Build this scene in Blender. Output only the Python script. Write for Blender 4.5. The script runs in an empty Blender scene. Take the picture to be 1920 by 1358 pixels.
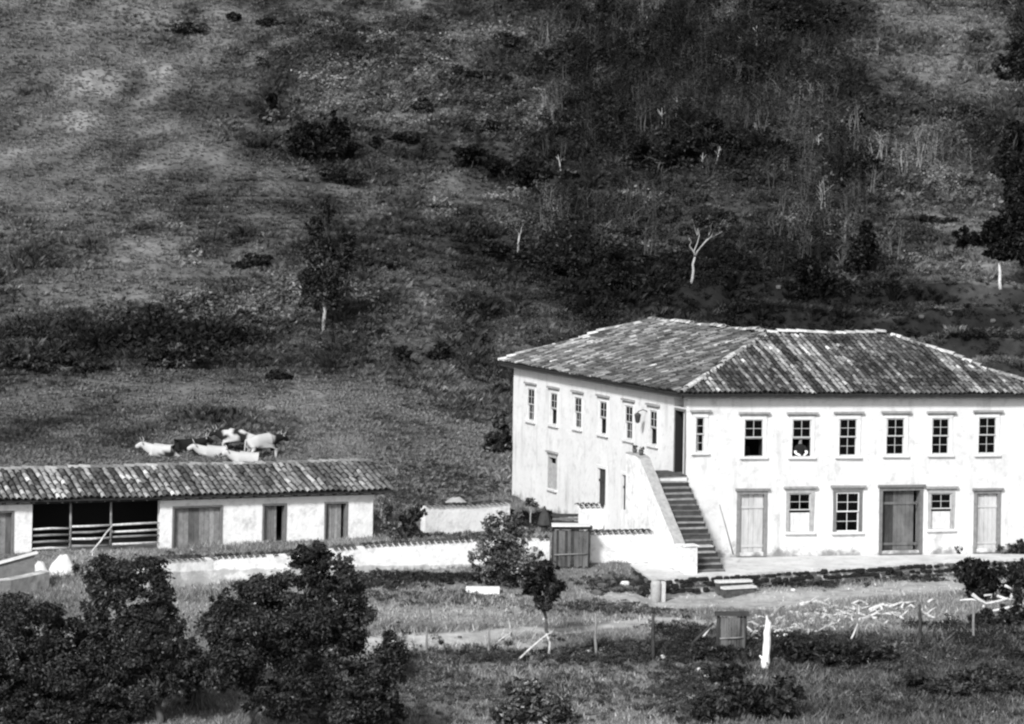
import bpy, math, random
import numpy as np
from mathutils import Vector, Matrix

random.seed(11)
rng = np.random.default_rng(7)
SC = bpy.context.scene
COL = SC.collection

# ------------------------------------------------------------------ camera, sky, sun, exposure
F, HC, PX0, PY0, ROLL = 5000.0, 13.2, 960.0, 400.0, math.radians(1.0)
cam_d = bpy.data.cameras.new('camera')
cam_d.sensor_width = 36.0
cam_d.lens = 36.0 * F / 1920.0
cam_d.shift_y = -(679.0 - PY0) / 1920.0
cam_d.clip_start, cam_d.clip_end = 0.5, 3000.0
cam = bpy.data.objects.new('camera', cam_d)
COL.objects.link(cam)
cam.matrix_world = Matrix.Translation((0, 0, HC)) @ Matrix.Rotation(math.radians(90), 4, 'X') @ Matrix.Rotation(ROLL, 4, 'Z')
SC.camera = cam

SUN_EL = math.radians(36)
SUN_AZ = math.atan2(-0.43, -0.903)          # direction towards the sun, measured from +Y towards +X
w = bpy.data.worlds.new('World'); SC.world = w; w.use_nodes = True
nt = w.node_tree; nt.nodes.clear()
o_ = nt.nodes.new('ShaderNodeOutputWorld'); bg = nt.nodes.new('ShaderNodeBackground')
sky = nt.nodes.new('ShaderNodeTexSky'); sky.sky_type = 'NISHITA'; sky.sun_disc = False
sky.sun_elevation = SUN_EL; sky.sun_rotation = SUN_AZ % (2 * math.pi)
bw = nt.nodes.new('ShaderNodeRGBToBW')
nt.links.new(sky.outputs[0], bw.inputs[0]); nt.links.new(bw.outputs[0], bg.inputs['Color'])
bg.inputs['Strength'].default_value = 0.13
nt.links.new(bg.outputs[0], o_.inputs[0])
sun_d = bpy.data.lights.new('sun', 'SUN'); sun_d.energy = 3.0; sun_d.angle = math.radians(8); sun_d.color = (1, 1, 1)
sun = bpy.data.objects.new('sun', sun_d); COL.objects.link(sun)
sdir = Vector((math.cos(SUN_EL) * math.sin(SUN_AZ), math.cos(SUN_EL) * math.cos(SUN_AZ), math.sin(SUN_EL)))
sun.rotation_euler = sdir.to_track_quat('Z', 'Y').to_euler(); sun.location = (-30, -30, 60)
vs = SC.view_settings
vs.view_transform = 'Standard'; vs.look = 'None'; vs.gamma = 1.0; vs.exposure = 0.66; vs.use_curve_mapping = False
SC.cycles.filter_width = 2.3

# ------------------------------------------------------------------ pixel helpers (photo measured at 1920 x 1358)
_c, _s = math.cos(ROLL), math.sin(ROLL)
def ray(px, py):
    vx, vy = px - PX0, PY0 - py
    return (_c * vx - _s * vy) / F, (_s * vx + _c * vy) / F
def P(px, py, D):
    a, b = ray(px, py)
    return Vector((a * D, D, HC + b * D))
def PZ(px, py, z):
    a, b = ray(px, py)
    return P(px, py, (z - HC) / b)

# ------------------------------------------------------------------ numpy noise
_T = np.random.default_rng(3).random((256, 256))
def vnoise(x, y):
    x = np.asarray(x, float); y = np.asarray(y, float)
    xi = np.floor(x).astype(int); yi = np.floor(y).astype(int)
    fx = x - xi; fy = y - yi
    fx = fx * fx * (3 - 2 * fx); fy = fy * fy * (3 - 2 * fy)
    g = lambda a, b: _T[a & 255, b & 255]
    return ((g(xi, yi) * (1 - fx) + g(xi + 1, yi) * fx) * (1 - fy) + (g(xi, yi + 1) * (1 - fx) + g(xi + 1, yi + 1) * fx) * fy) * 2 - 1
def fbm(x, y, o=4):
    v = 0; a = .5; k = 1.0
    for i in range(o):
        v = v + a * vnoise(np.asarray(x) * k + 17.3 * i, np.asarray(y) * k + 5.1 * i); a *= .5; k *= 2.03
    return v
def sstep(a, b, x):
    t = np.clip((np.asarray(x, float) - a) / (b - a), 0, 1)
    return t * t * (3 - 2 * t)

# ------------------------------------------------------------------ terrain height
_hd = np.array([112, 122, 132, 147, 158, 180, 215, 240, 265, 320, 420, 620, 1200.])
_hz = np.array([0.25, 1.85, 2.7, 4.4, 6.0, 9.7, 17.5, 25.2, 34.4, 58, 108, 200, 330.])
_gd = np.linspace(100, 1200, 2201)
_gz = np.interp(_gd, np.r_[100, _hd], np.r_[0.0, _hz])
_k = np.hanning(25); _k /= _k.sum()
_gz = np.convolve(np.pad(_gz, 12, mode='edge'), _k, 'valid')
GULLY = []
def H(X, D):
    X = np.asarray(X, float); D = np.asarray(D, float)
    tr = 5.0 * sstep(4, 7, X) + 2.0 * sstep(12, 20, X)
    t = sstep(96 + tr, 101 + tr, D)
    bankoff = 1.4 * vnoise(X / 5.0, 3.3)
    near = -1.25 - 0.035 * (84 - np.clip(D, 30, 84)) + 0.65 * sstep(84.6, 87.2, D + bankoff)
    z = near * (1 - t) + 0.0 * t
    shift = 10 * sstep(-7, -0.5, X) + 4 * sstep(8, 14, X)
    sh = shift * (1 - sstep(150, 215, D))
    z = z + np.interp(D - sh, _gd, _gz)
    hill = sstep(118, 150, D - sh)
    z = z - .24 * sstep(4.6, 5.4, X) * (1 - sstep(9.5, 12, X)) * sstep(92, 95, D) * (1 - sstep(97.5, 98.5, D))
    z = z + hill * (1.3 * fbm(X / 22, D / 22, 3) + .45 * fbm(X / 4.5 + 9, D / 4.5, 4)) * (1 + .6 * sstep(180, 260, D))
    nh = sstep(60, 80, D) * (1 - hill)
    z = z + nh * (.10 * fbm(X / 6, D / 6, 3) + .03 * vnoise(X / .9, D / .9))
    wt = sstep(11, 15, X + 1.5 * vnoise(D / 9, 1.0)) * sstep(148, 152, D) * (1 - sstep(178, 184, D))
    tt = (D - 150) / 7.0 + .15 * vnoise(X / 4, 8.0)
    fr = tt - np.floor(tt)
    z = z + wt * 2.1 * (np.floor(tt) + sstep(.72, 1, fr) - tt + .4)
    for ln, dp, wd in GULLY: z = z - dp * np.exp(-(pline_dist(X, D, ln) / wd) ** 2)
    return z
_Ds = np.arange(45, 420, .05)
def G(px, py):
    a, b = ray(px, py)
    d = HC + b * _Ds - H(a * _Ds, _Ds)
    i = int(np.argmax(d < 0))
    return P(px, py, float(_Ds[i]))
def pline_dist(X, D, pts):
    best = np.full(X.shape, 1e9)
    for (x0, y0), (x1, y1) in zip(pts[:-1], pts[1:]):
        dx, dy = x1 - x0, y1 - y0
        t = np.clip(((X - x0) * dx + (D - y0) * dy) / (dx * dx + dy * dy), 0, 1)
        best = np.minimum(best, np.hypot(X - x0 - t * dx, D - y0 - t * dy))
    return best
def pxline(pts): return [(lambda g: (g.x, g.y))(G(*p)) for p in pts]
GULLY += [(l_, d_, w_) for l_, d_, w_ in [(pxline([(690, 268), (850, 285), (950, 318), (1030, 345), (1120, 385), (1215, 425), (1330, 470)]), 1.5, 2.6), (pxline([(890, 462), (980, 485), (1080, 515), (1200, 548), (1330, 575)]), 1.3, 2.4), (pxline([(1560, 20), (1440, 130), (1330, 230), (1230, 320)]), 1.6, 3.2)]]
def onground(x, y, dz=0.0):
    return Vector((x, y, float(H(x, y)) + dz))

# ------------------------------------------------------------------ materials (the photograph is monochrome, so every albedo is a grey)
def M(name, col, rough=.92, var=.0, scale=2., bump=0., bscale=8., tone=False, spec=.15, stain=None, stretch=(1, 1, 1), damp=None, streak=False):
    m = bpy.data.materials.new(name); m.use_nodes = True
    t = m.node_tree; N = t.nodes; L = t.links
    b = N['Principled BSDF']; b.inputs['Roughness'].default_value = rough; b.inputs['Specular IOR Level'].default_value = spec
    geo = N.new('ShaderNodeNewGeometry'); mp = N.new('ShaderNodeMapping'); mp.inputs['Scale'].default_value = stretch
    L.new(geo.outputs['Position'], mp.inputs[0])
    val = N.new('ShaderNodeValue'); val.outputs[0].default_value = col
    cur = val.outputs[0]
    def mul(a, bsock):
        x = N.new('ShaderNodeMath'); x.operation = 'MULTIPLY'; L.new(a, x.inputs[0]); L.new(bsock, x.inputs[1]); return x.outputs[0]
    if tone:
        at = N.new('ShaderNodeAttribute'); at.attribute_name = 'tone'; cur = mul(cur, at.outputs['Fac'])
    if var:
        nz = N.new('ShaderNodeTexNoise'); nz.inputs['Scale'].default_value = scale; nz.inputs['Detail'].default_value = 8; nz.inputs['Roughness'].default_value = .65
        L.new(mp.outputs[0], nz.inputs['Vector'])
        r = N.new('ShaderNodeMapRange'); r.inputs[1].default_value = .3; r.inputs[2].default_value = .7
        r.inputs[3].default_value = 1 - var; r.inputs[4].default_value = 1 + var * .6
        L.new(nz.outputs['Fac'], r.inputs[0]); cur = mul(cur, r.outputs[0])
    if stain:
        sc, lo, hi, dark = stain
        nz = N.new('ShaderNodeTexNoise'); nz.inputs['Scale'].default_value = sc; nz.inputs['Detail'].default_value = 9; nz.inputs['Roughness'].default_value = .7
        L.new(mp.outputs[0], nz.inputs['Vector'])
        r = N.new('ShaderNodeMapRange'); r.inputs[1].default_value = lo; r.inputs[2].default_value = hi; r.inputs[3].default_value = 1; r.inputs[4].default_value = dark
        L.new(nz.outputs['Fac'], r.inputs[0]); cur = mul(cur, r.outputs[0])
    if streak:                                # rain streaks and greyed areas of old limewash
        for scl, sz, lo, hi, dk in ((2.2, .22, .54, .80, .66), (.42, 1.0, .54, .74, .86)):
            m3 = N.new('ShaderNodeMapping'); m3.inputs['Scale'].default_value = (1, 1, sz); L.new(geo.outputs['Position'], m3.inputs[0])
            nz = N.new('ShaderNodeTexNoise'); nz.inputs['Scale'].default_value = scl; nz.inputs['Detail'].default_value = 8; nz.inputs['Roughness'].default_value = .6; L.new(m3.outputs[0], nz.inputs['Vector'])
            r = N.new('ShaderNodeMapRange'); r.inputs[1].default_value = lo; r.inputs[2].default_value = hi; r.inputs[3].default_value = 1; r.inputs[4].default_value = dk
            L.new(nz.outputs['Fac'], r.inputs[0]); cur = mul(cur, r.outputs[0])
    if damp:                                  # splashed dirt and bared render, ragged patches low on the wall
        z1_, amt = damp
        sp = N.new('ShaderNodeSeparateXYZ'); L.new(geo.outputs['Position'], sp.inputs[0])
        nz = N.new('ShaderNodeTexNoise'); nz.inputs['Scale'].default_value = 1.1; nz.inputs['Detail'].default_value = 10; nz.inputs['Roughness'].default_value = .72; L.new(mp.outputs[0], nz.inputs['Vector'])
        r = N.new('ShaderNodeMapRange'); r.inputs[1].default_value = 0; r.inputs[2].default_value = z1_; r.inputs[3].default_value = .36; r.inputs[4].default_value = .66; L.new(sp.outputs[2], r.inputs[0])
        sb = N.new('ShaderNodeMath'); sb.operation = 'SUBTRACT'; L.new(nz.outputs['Fac'], sb.inputs[0]); L.new(r.outputs[0], sb.inputs[1])
        r2 = N.new('ShaderNodeMapRange'); r2.inputs[1].default_value = 0; r2.inputs[2].default_value = .14; r2.inputs[3].default_value = 1; r2.inputs[4].default_value = amt; L.new(sb.outputs[0], r2.inputs[0])
        cur = mul(cur, r2.outputs[0])
    L.new(cur, b.inputs['Base Color'])
    if bump:
        nz = N.new('ShaderNodeTexNoise'); nz.inputs['Scale'].default_value = bscale; nz.inputs['Detail'].default_value = 6
        L.new(mp.outputs[0], nz.inputs['Vector'])
        bp = N.new('ShaderNodeBump'); bp.inputs['Strength'].default_value = bump; bp.inputs['Distance'].default_value = .05
        L.new(nz.outputs['Fac'], bp.inputs['Height']); L.new(bp.outputs[0], b.inputs['Normal'])
    return m
def leafmat(name, transl=.22, gloss=.02, inst=False):
    m = bpy.data.materials.new(name); m.use_nodes = True
    t = m.node_tree; N = t.nodes; L = t.links; N.clear()
    out = N.new('ShaderNodeOutputMaterial'); at = N.new('ShaderNodeAttribute'); at.attribute_name = 'tone'
    d = N.new('ShaderNodeBsdfDiffuse'); tr = N.new('ShaderNodeBsdfTranslucent'); g = N.new('ShaderNodeBsdfGlossy'); g.inputs['Roughness'].default_value = .45
    for x in (d, tr): L.new(at.outputs['Fac'], x.inputs['Color'])
    g.inputs['Color'].default_value = (.4, .4, .4, 1)
    if inst:                                  # instances carry their own tone
        it = N.new('ShaderNodeAttribute'); it.attribute_type = 'INSTANCER'; it.attribute_name = 'itone'
        mu = N.new('ShaderNodeMath'); mu.operation = 'MULTIPLY'; L.new(at.outputs['Fac'], mu.inputs[0]); L.new(it.outputs['Fac'], mu.inputs[1])
        for x in (d, tr): L.new(mu.outputs[0], x.inputs['Color'])
    m1 = N.new('ShaderNodeMixShader'); m1.inputs[0].default_value = transl; L.new(d.outputs[0], m1.inputs[1]); L.new(tr.outputs[0], m1.inputs[2])
    m2 = N.new('ShaderNodeMixShader'); m2.inputs[0].default_value = gloss; L.new(m1.outputs[0], m2.inputs[1]); L.new(g.outputs[0], m2.inputs[2])
    L.new(m2.outputs[0], out.inputs[0]); return m
def glassmat():
    m = bpy.data.materials.new('window_glass'); m.use_nodes = True
    t = m.node_tree; N = t.nodes; L = t.links; N.clear()
    out = N.new('ShaderNodeOutputMaterial'); tr = N.new('ShaderNodeBsdfTransparent'); tr.inputs[0].default_value = (.55, .55, .55, 1)
    g = N.new('ShaderNodeBsdfGlossy'); g.inputs['Roughness'].default_value = .08
    fr = N.new('ShaderNodeFresnel'); fr.inputs[0].default_value = 1.45
    mx = N.new('ShaderNodeMixShader'); L.new(fr.outputs[0], mx.inputs[0]); L.new(tr.outputs[0], mx.inputs[1]); L.new(g.outputs[0], mx.inputs[2])
    L.new(mx.outputs[0], out.inputs[0]); return m

MT = dict(
    plaster=M('whitewash_plaster', .66, .95, .05, 1.5, .35, 6, stain=(2.6, .53, .80, .60), damp=(.75, .4), streak=True),
    whitewash=M('whitewash_rough', .74, .95, .06, 2.0, .5, 7, stain=(2.4, .50, .78, .45), damp=(.12, .55)),
    casing=M('weathered_casing', .66, .9, .15, 6, .2, 20), lintel=M('weathered_lintel', .30, .9, .35, 6, .2, 20), frame_mid=M('grey_window_frame', .36, .9, .3, 6, .2, 20), frame_grey=M('grey_door_frame', .22, .9, .3, 6, .2, 20),
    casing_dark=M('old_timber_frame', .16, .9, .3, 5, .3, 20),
    sash=M('white_sash', .48, .7, .1, 8),
    shutter=M('painted_shutter', .60, .8, .18, 5, .1, 15),
    door_light=M('pale_door_boards', .50, .85, .25, 3.5, .2, 14, stretch=(1, 1, .35)),
    door_grey=M('grey_door_boards', .13, .85, .6, 2.2, .3, 14, stretch=(1, 1, .5)),
    door_dark=M('dark_door_boards', .05, .85, .6, 2.6, .3, 14, stretch=(1, 1, .5)),
    wood=M('weathered_pole', .22, .9, .4, 5, .3, 20),
    wood_dark=M('dark_timber', .05, .9, .4, 4, .3, 20),
    white_wood=M('bleached_white_wood', .82, .9, .35, 9, .6, 14, stretch=(1, 1, .3)), wood_pale=M('bleached_wood', .58, .9, .45, 7, .4, 20),
    bark=M('bark', .09, .95, .4, 6, .5, 18),
    bark_pale=M('pale_bark', .36, .9, .3, 4, .4, 18),
    room_shade=M('room_shade_black', .018, .95),  # near-black colour standing in for unlit interiors and shaded jambs
    tile=M('clay_roof_tile', 1.0, .9, .35, 7, .2, 30, tone=True),
    tile_bed=M('roof_tile_bed', .028, .95, .3, 6),
    stone=M('rubble_stone', 1.0, .95, .4, 4, .6, 12, tone=True),
    step=M('stair_stone', .085, .95, .6, 5, .5, 14),
    earth=M('trodden_earth', .62, .97, .3, 1.2, .5, 9, stain=(2.4, .5, .68, .5)),
    ground=M('pasture_ground', 1.0, .98, .45, 1.7, .9, 6, tone=True),
    iron=M('black_iron', .03, .5, spec=.4),
    hide=M('cattle_hide', 1.0, .85, .06, 5, tone=True),
    horn=M('horn', .45, .6),
    skin=M('skin', .22, .7), hair=M('dark_hair', .012, .6), cloth_white=M('white_cloth', .8, .9), cloth_dark=M('dark_cloth', .02, .95),
    leaf=leafmat('foliage'), scrub=leafmat('scrub_foliage', .2, .01, True), grass=leafmat('grass_blades', .3, .03), glass=glassmat(), clay=M('clay_pot', .12, .9, .2, 8))

# ------------------------------------------------------------------ object helpers
def tag(o, label=None, cat=None, group=None, kind=None):
    if label: o['label'] = label
    if cat: o['category'] = cat
    if group: o['group'] = group
    if kind: o['kind'] = kind
    return o
def empty(name, loc, label=None, cat=None, group=None):
    o = bpy.data.objects.new(name, None); COL.objects.link(o); o.location = loc; o.empty_display_size = .3
    return tag(o, label, cat, group)
def root_loc(p):
    v = Vector((0, 0, 0))
    while p is not None:
        v = v + p.location; p = p.parent
    return v
def link(name, me, mat=None, parent=None):
    o = bpy.data.objects.new(name, me); COL.objects.link(o)
    if mat is not None and not me.materials: me.materials.append(MT[mat] if isinstance(mat, str) else mat)
    if parent is not None: o.parent = parent
    return o
def set_tone(me, arr):
    a = me.attributes.new('tone', 'FLOAT', 'POINT'); a.data.foreach_set('value', np.asarray(arr, np.float32))
def np_mesh(name, V, Q, tone=None, smooth=False):
    V = np.asarray(V, np.float32).reshape(-1, 3); Q = np.asarray(Q, np.int32)
    k = Q.shape[1]; me = bpy.data.meshes.new(name)
    me.vertices.add(len(V)); me.vertices.foreach_set('co', V.ravel())
    me.loops.add(Q.size); me.loops.foreach_set('vertex_index', Q.ravel())
    me.polygons.add(len(Q)); me.polygons.foreach_set('loop_start', np.arange(0, Q.size, k, dtype=np.int32))
    try: me.polygons.foreach_set('loop_total', np.full(len(Q), k, np.int32))
    except Exception: pass
    me.polygons.foreach_set('use_smooth', np.full(len(Q), smooth))
    me.update(calc_edges=True)
    if tone is not None: set_tone(me, tone)
    return me
class MB:
    def __init__(s): s.v = []; s.f = []; s.t = []; s.tone = 1.0
    def add(s, vs, fs):
        n = len(s.v); s.v += [tuple(p) for p in vs]; s.t += [s.tone] * len(vs); s.f += [tuple(i + n for i in f) for f in fs]
    def hexa(s, p):
        s.add(p, [(0, 3, 2, 1), (4, 5, 6, 7), (0, 1, 5, 4), (1, 2, 6, 5), (2, 3, 7, 6), (3, 0, 4, 7)])
    def box(s, fr, s0, s1, z0, z1, o0, o1, jit=0):
        q = [(s0, z0, o0), (s1, z0, o0), (s1, z0, o1), (s0, z0, o1), (s0, z1, o0), (s1, z1, o0), (s1, z1, o1), (s0, z1, o1)]
        s.hexa([fr(a + random.uniform(-jit, jit), b + random.uniform(-jit, jit), c + random.uniform(-jit, jit)) for a, b, c in q])
    def tube(s, pts, rad, n=7, cap=True, wob=0):
        pts = [Vector(p) for p in pts]; rad = rad if hasattr(rad, '__len__') else [rad] * len(pts)
        up = None; rings = []
        for i, p in enumerate(pts):
            d = (pts[min(i + 1, len(pts) - 1)] - pts[max(i - 1, 0)]).normalized()
            if up is None: up = d.orthogonal().normalized()
            a = (up - d * up.dot(d)); a = a.normalized() if a.length > 1e-6 else d.orthogonal().normalized(); up = a; b = d.cross(a)
            rings.append([p + (a * math.cos(2 * math.pi * k / n) + b * math.sin(2 * math.pi * k / n)) * rad[i] * (1 + random.uniform(-wob, wob)) for k in range(n)])
        vs = [v for r in rings for v in r]; fs = []
        for i in range(len(rings) - 1):
            for k in range(n):
                fs.append((i * n + k, i * n + (k + 1) % n, (i + 1) * n + (k + 1) % n, (i + 1) * n + k))
        if cap: fs += [tuple(range(n))[::-1], tuple((len(rings) - 1) * n + k for k in range(n))]
        s.add(vs, fs)
    def build(s, name, mat, parent=None, smooth=False):
        off = root_loc(parent) if parent is not None else Vector((0, 0, 0))
        me = bpy.data.meshes.new(name); me.from_pydata([tuple(Vector(v) - off) for v in s.v], [], s.f); me.update()
        set_tone(me, s.t)
        if smooth: me.polygons.foreach_set('use_smooth', [True] * len(me.polygons))
        return link(name, me, mat, parent)
def frame(O, d, n):
    O, d, n = Vector(O), Vector(d), Vector(n)
    return lambda a, z, o: O + d * a + n * o + Vector((0, 0, z))
def wall_frame(A, B, outward_left=False):
    d = Vector((B[0] - A[0], B[1] - A[1], 0)); Ln = d.length; d /= Ln
    n = Vector((d.y, -d.x, 0))
    if outward_left: n = -n
    return frame((A[0], A[1], 0), d, n), d, n, Ln
def on_wall(A, d, n, px, py, off=0.0):
    a, b = ray(px, py)
    r = Vector((a, 1.0, 0)); A2 = Vector((A[0], A[1], 0)) + n * off
    D = A2.dot(n) / r.dot(n)
    p = r * D
    return (p - A2).dot(d), HC + b * D

# ------------------------------------------------------------------ ground
PATH1 = pxline([(690, 1212), (760, 1203), (850, 1197), (960, 1185), (1040, 1182), (1140, 1174), (1240, 1164), (1330, 1170)])
PATH2 = pxline([(1180, 1118), (1300, 1128), (1420, 1133), (1520, 1122), (1620, 1110), (1720, 1104), (1800, 1094)])
PATH3 = pxline([(720, 1150), (850, 1160), (980, 1120)])
def blob(X, D, px, py, rx, ry):
    g = G(px, py)
    g2 = G(px, min(py + ry, 1357))
    ry_m = max(abs(g.y - g2.y), .5)
    return np.exp(-(((X - g.x) / (rx / F * g.y)) ** 2 + ((D - g.y) / ry_m) ** 2))
def hzone(px, py, rx, ry, am):
    g = G(px, py); a = G(px, max(py - ry, 3)); b = G(px, py + ry)
    return (g.x, g.y, rx / F * g.y, max((a.y - b.y) / 2, 2.0), am)
HZONES = [hzone(*q) for q in [(1250, 260, 150, 80, -.9), (1090, 510, 190, 55, -.9), (1450, 300, 190, 90, -.55), (600, 280, 100, 50, -.7), (610, 540, 80, 70, -.25), (350, 640, 190, 75, -.45),
    (110, 680, 190, 45, -.5), (1550, 530, 170, 60, -.6), (1850, 590, 170, 50, -.8), (1900, 300, 70, 110, -.6), (1420, 90, 140, 60, -.5), (930, 315, 120, 40, -.7), (1150, 400, 200, 60, -.4), (720, 480, 120, 30, -.4), (520, 60, 160, 40, -.3),
    (150, 150, 300, 140, .25), (420, 110, 140, 60, .35), (1760, 70, 160, 70, .5), (1650, 260, 110, 90, .35), (720, 770, 230, 40, .35), (960, 60, 130, 40, .45), (840, 200, 100, 40, .4), (1560, 400, 160, 40, .2), (480, 380, 160, 60, .15), (1180, 330, 40, 20, .6), (700, 580, 150, 40, .2), (1020, 250, 70, 40, .3), (180, 600, 130, 60, .25), (1350, 370, 190, 35, .4), (1830, 440, 90, 60, .55), (1800, 500, 120, 30, .3)]]
def hillvar(X, D): return fbm(X / 2.6 + 7, D / 5.5, 4) + .5 * fbm(X / 8 + 1, D / 12 + 4, 2)
def tracks(X, D):
    t = (H(X, D) + .35 * fbm(X / 9, D / 9, 3)) / 1.25; fr = t - np.floor(t)
    return (fr < .13) * sstep(-.25, .15, vnoise(X / 9 + 3, D / 14)) * sstep(128, 136, D) * (1 - sstep(190, 235, D))
def albedo(X, D):
    X = np.asarray(X, float); D = np.asarray(D, float)
    sh = D - 10 * sstep(-7, 0, X)
    hill = sstep(113, 127, sh)
    g = .23 + .14 * fbm(X / 4, D / 6, 4) + .08 * fbm(X / 1.1 + 3, D / 1.1, 3)
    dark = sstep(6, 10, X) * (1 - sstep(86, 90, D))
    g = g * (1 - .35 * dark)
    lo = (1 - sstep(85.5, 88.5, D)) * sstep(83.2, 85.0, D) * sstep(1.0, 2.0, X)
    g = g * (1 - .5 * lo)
    e = np.maximum(1 - sstep(.35, .8, pline_dist(X, D, PATH1) + .3 * vnoise(X * 1.3, D * 1.3)), .85 * (1 - sstep(.9, 2.0, pline_dist(X, D, PATH2) + .5 * vnoise(X, D))))
    e = np.maximum(e, .35 * (1 - sstep(.5, 2.0, pline_dist(X, D, PATH3) + .6 * vnoise(X, D))))
    g = g * (1 - e) + .5 * e
    h = .062 + .05 * fbm(X / 14 + 2, D / 14, 4) + .03 * fbm(X / 3, D / 3, 3)
    u = X / D * 5000 + 960
    h = h + .032 * (1 - sstep(150, 620, u)) * sstep(168, 215, D)
    h = h - .022 * sstep(900, 1150, u) * (1 - sstep(1620, 1760, u))
    h = h - .018 * sstep(1000, 1100, u) * (1 - sstep(168, 185, D))
    h = h + .02 * sstep(1600, 1750, u) * sstep(190, 220, D) * (1 - sstep(1850, 1900, u))
    h = h + (.012 + .045 * sstep(300, 650, u)) * (1 - sstep(126, 162, sh))
    h = h - .012 * (1 - sstep(300, 520, u)) * sstep(138, 152, D) * (1 - sstep(154, 170, D))
    for (gx, gy, rx, ry, am) in HZONES:
        h = h * np.exp(am * np.exp(-(((X - gx) / rx) ** 2 + ((D - gy) / ry) ** 2)))
    h = h * 1.04 * np.exp(1.5 * hillvar(X, D)) + .03 * tracks(X, D)
    wt = sstep(11, 15, X + 1.5 * vnoise(D / 9, 1.0)) * sstep(148, 152, D) * (1 - sstep(178, 184, D)); tt = (D - 150) / 7.0 + .15 * vnoise(X / 4, 8.0); fr = tt - np.floor(tt)
    h = h * (1 + wt * np.where(fr > .66, -.6, .45))          # overgrown banks and grassy treads of the old terraces
    for ln, dp, wd in GULLY[:2]: h = h * (1 - .5 * np.exp(-((pline_dist(X, D, ln) + .8 * vnoise(X / 2, D / 2)) / (wd * .8)) ** 2))
    h = np.clip(h, .011, .30)
    return np.clip(g * (1 - hill) + h * hill, .015, .5)
def axis_pts(segs):
    out = []
    for a, b, st in segs: out += list(np.arange(a, b, st))
    return np.array(out + [segs[-1][1]])
xs = axis_pts([(-700, -120, 20), (-120, -40, 2.0), (-40, -24, .8), (-24, 24, .28), (24, 40, .8), (40, 120, 2.0), (120, 700, 20)])
ys = axis_pts([(-40, 50, 6), (50, 66, 1.0), (66, 112, .25), (112, 150, .45), (150, 290, .7), (290, 420, 4), (420, 1180, 20)])
XX, YY = np.meshgrid(xs, ys)
ZZ = H(XX, YY)
V = np.stack([XX, YY, ZZ], -1).reshape(-1, 3)
nx, ny = len(xs), len(ys)
ii = (np.arange(ny - 1)[:, None] * nx + np.arange(nx - 1)[None, :]).ravel()
Q = np.stack([ii, ii + 1, ii + nx + 1, ii + nx], -1)
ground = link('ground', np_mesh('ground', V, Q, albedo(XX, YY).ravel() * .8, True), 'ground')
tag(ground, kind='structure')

# ------------------------------------------------------------------ scattered ground cover
def cards(pos, nrm, size, aspect, tone, name, twist=None):
    """diamond shaped leaf quads"""
    n = len(pos)
    nrm = nrm / np.linalg.norm(nrm, axis=1, keepdims=True)
    r = rng.normal(size=(n, 3))
    t1 = np.cross(nrm, r); t1 /= np.linalg.norm(t1, axis=1, keepdims=True) + 1e-9
    t2 = np.cross(nrm, t1)
    s = np.asarray(size).reshape(-1, 1); a = np.asarray(aspect).reshape(-1, 1)
    bend = nrm * s * rng.uniform(-.25, .25, (n, 1))
    v = np.stack([pos - t1 * s, pos + t2 * s * a + bend, pos + t1 * s, pos - t2 * s * a + bend], 1)
    q = np.arange(4 * n).reshape(n, 4)
    return v.reshape(-1, 3), q, np.repeat(tone, 4)
def in_view(X, D, m=1.0): return np.abs(X) < D * .197 + m

def make_grass():
    n = 275000
    D = 66 + 66 * rng.random(n) ** .85; X = rng.uniform(-1, 1, n) * (D * .22 + 3.0)
    k = vnoise(X * .8, D * .8) * .5 + .5
    e = 1 - sstep(.3, .9, pline_dist(X, D, PATH1)); e2 = 1 - sstep(.6, 1.4, pline_dist(X, D, PATH2))
    keep = (rng.random(n) < .35 + .65 * k) & (rng.random(n) > .93 * e) & (rng.random(n) > .9 * e2)
    keep &= clear_of(X, D)
    X, D = X[keep], D[keep]; n = len(X)
    al = albedo(X, D)
    h = rng.uniform(.05, .15, n) * (1 + .9 * sstep(.1, .7, vnoise(X / 2.3 + 7, D / 2.3)))
    h *= 1 + .9 * sstep(7, 11, X) * (1 - sstep(88, 92, D))
    h *= 1 - .55 * (1 - sstep(.8, 2.2, pline_dist(X, D, PATH2)))
    Z = H(X, D)
    vs = []; ts = []
    for j in range(3):
        ang = rng.uniform(0, 2 * np.pi, n); r = rng.uniform(0, .10, n)
        bx, by = X + r * np.cos(ang), D + r * np.sin(ang)
        a2 = rng.uniform(0, 2 * np.pi, n); wd = rng.uniform(.012, .03, n)
        lean = rng.normal(0, .55, (n, 2)) * h[:, None]
        b0 = np.stack([bx - wd * np.cos(a2), by - wd * np.sin(a2), Z - .02], 1)
        b1 = np.stack([bx + wd * np.cos(a2), by + wd * np.sin(a2), Z - .02], 1)
        tp = np.stack([bx + lean[:, 0], by + lean[:, 1], Z + h], 1)
        vs.append(np.stack([b0, b1, tp], 1).reshape(-1, 3))
        ts.append(np.repeat(al * np.exp(rng.normal(0, .38, n)), 3))
    V = np.concatenate(vs); T = np.concatenate(ts)
    o = link('pasture_grass', np_mesh('pasture_grass', V, np.arange(len(V)).reshape(-1, 3), T), 'grass')
    tag(o, 'short rough pasture grass around the yard and the paths', 'grass', kind='stuff')
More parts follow.
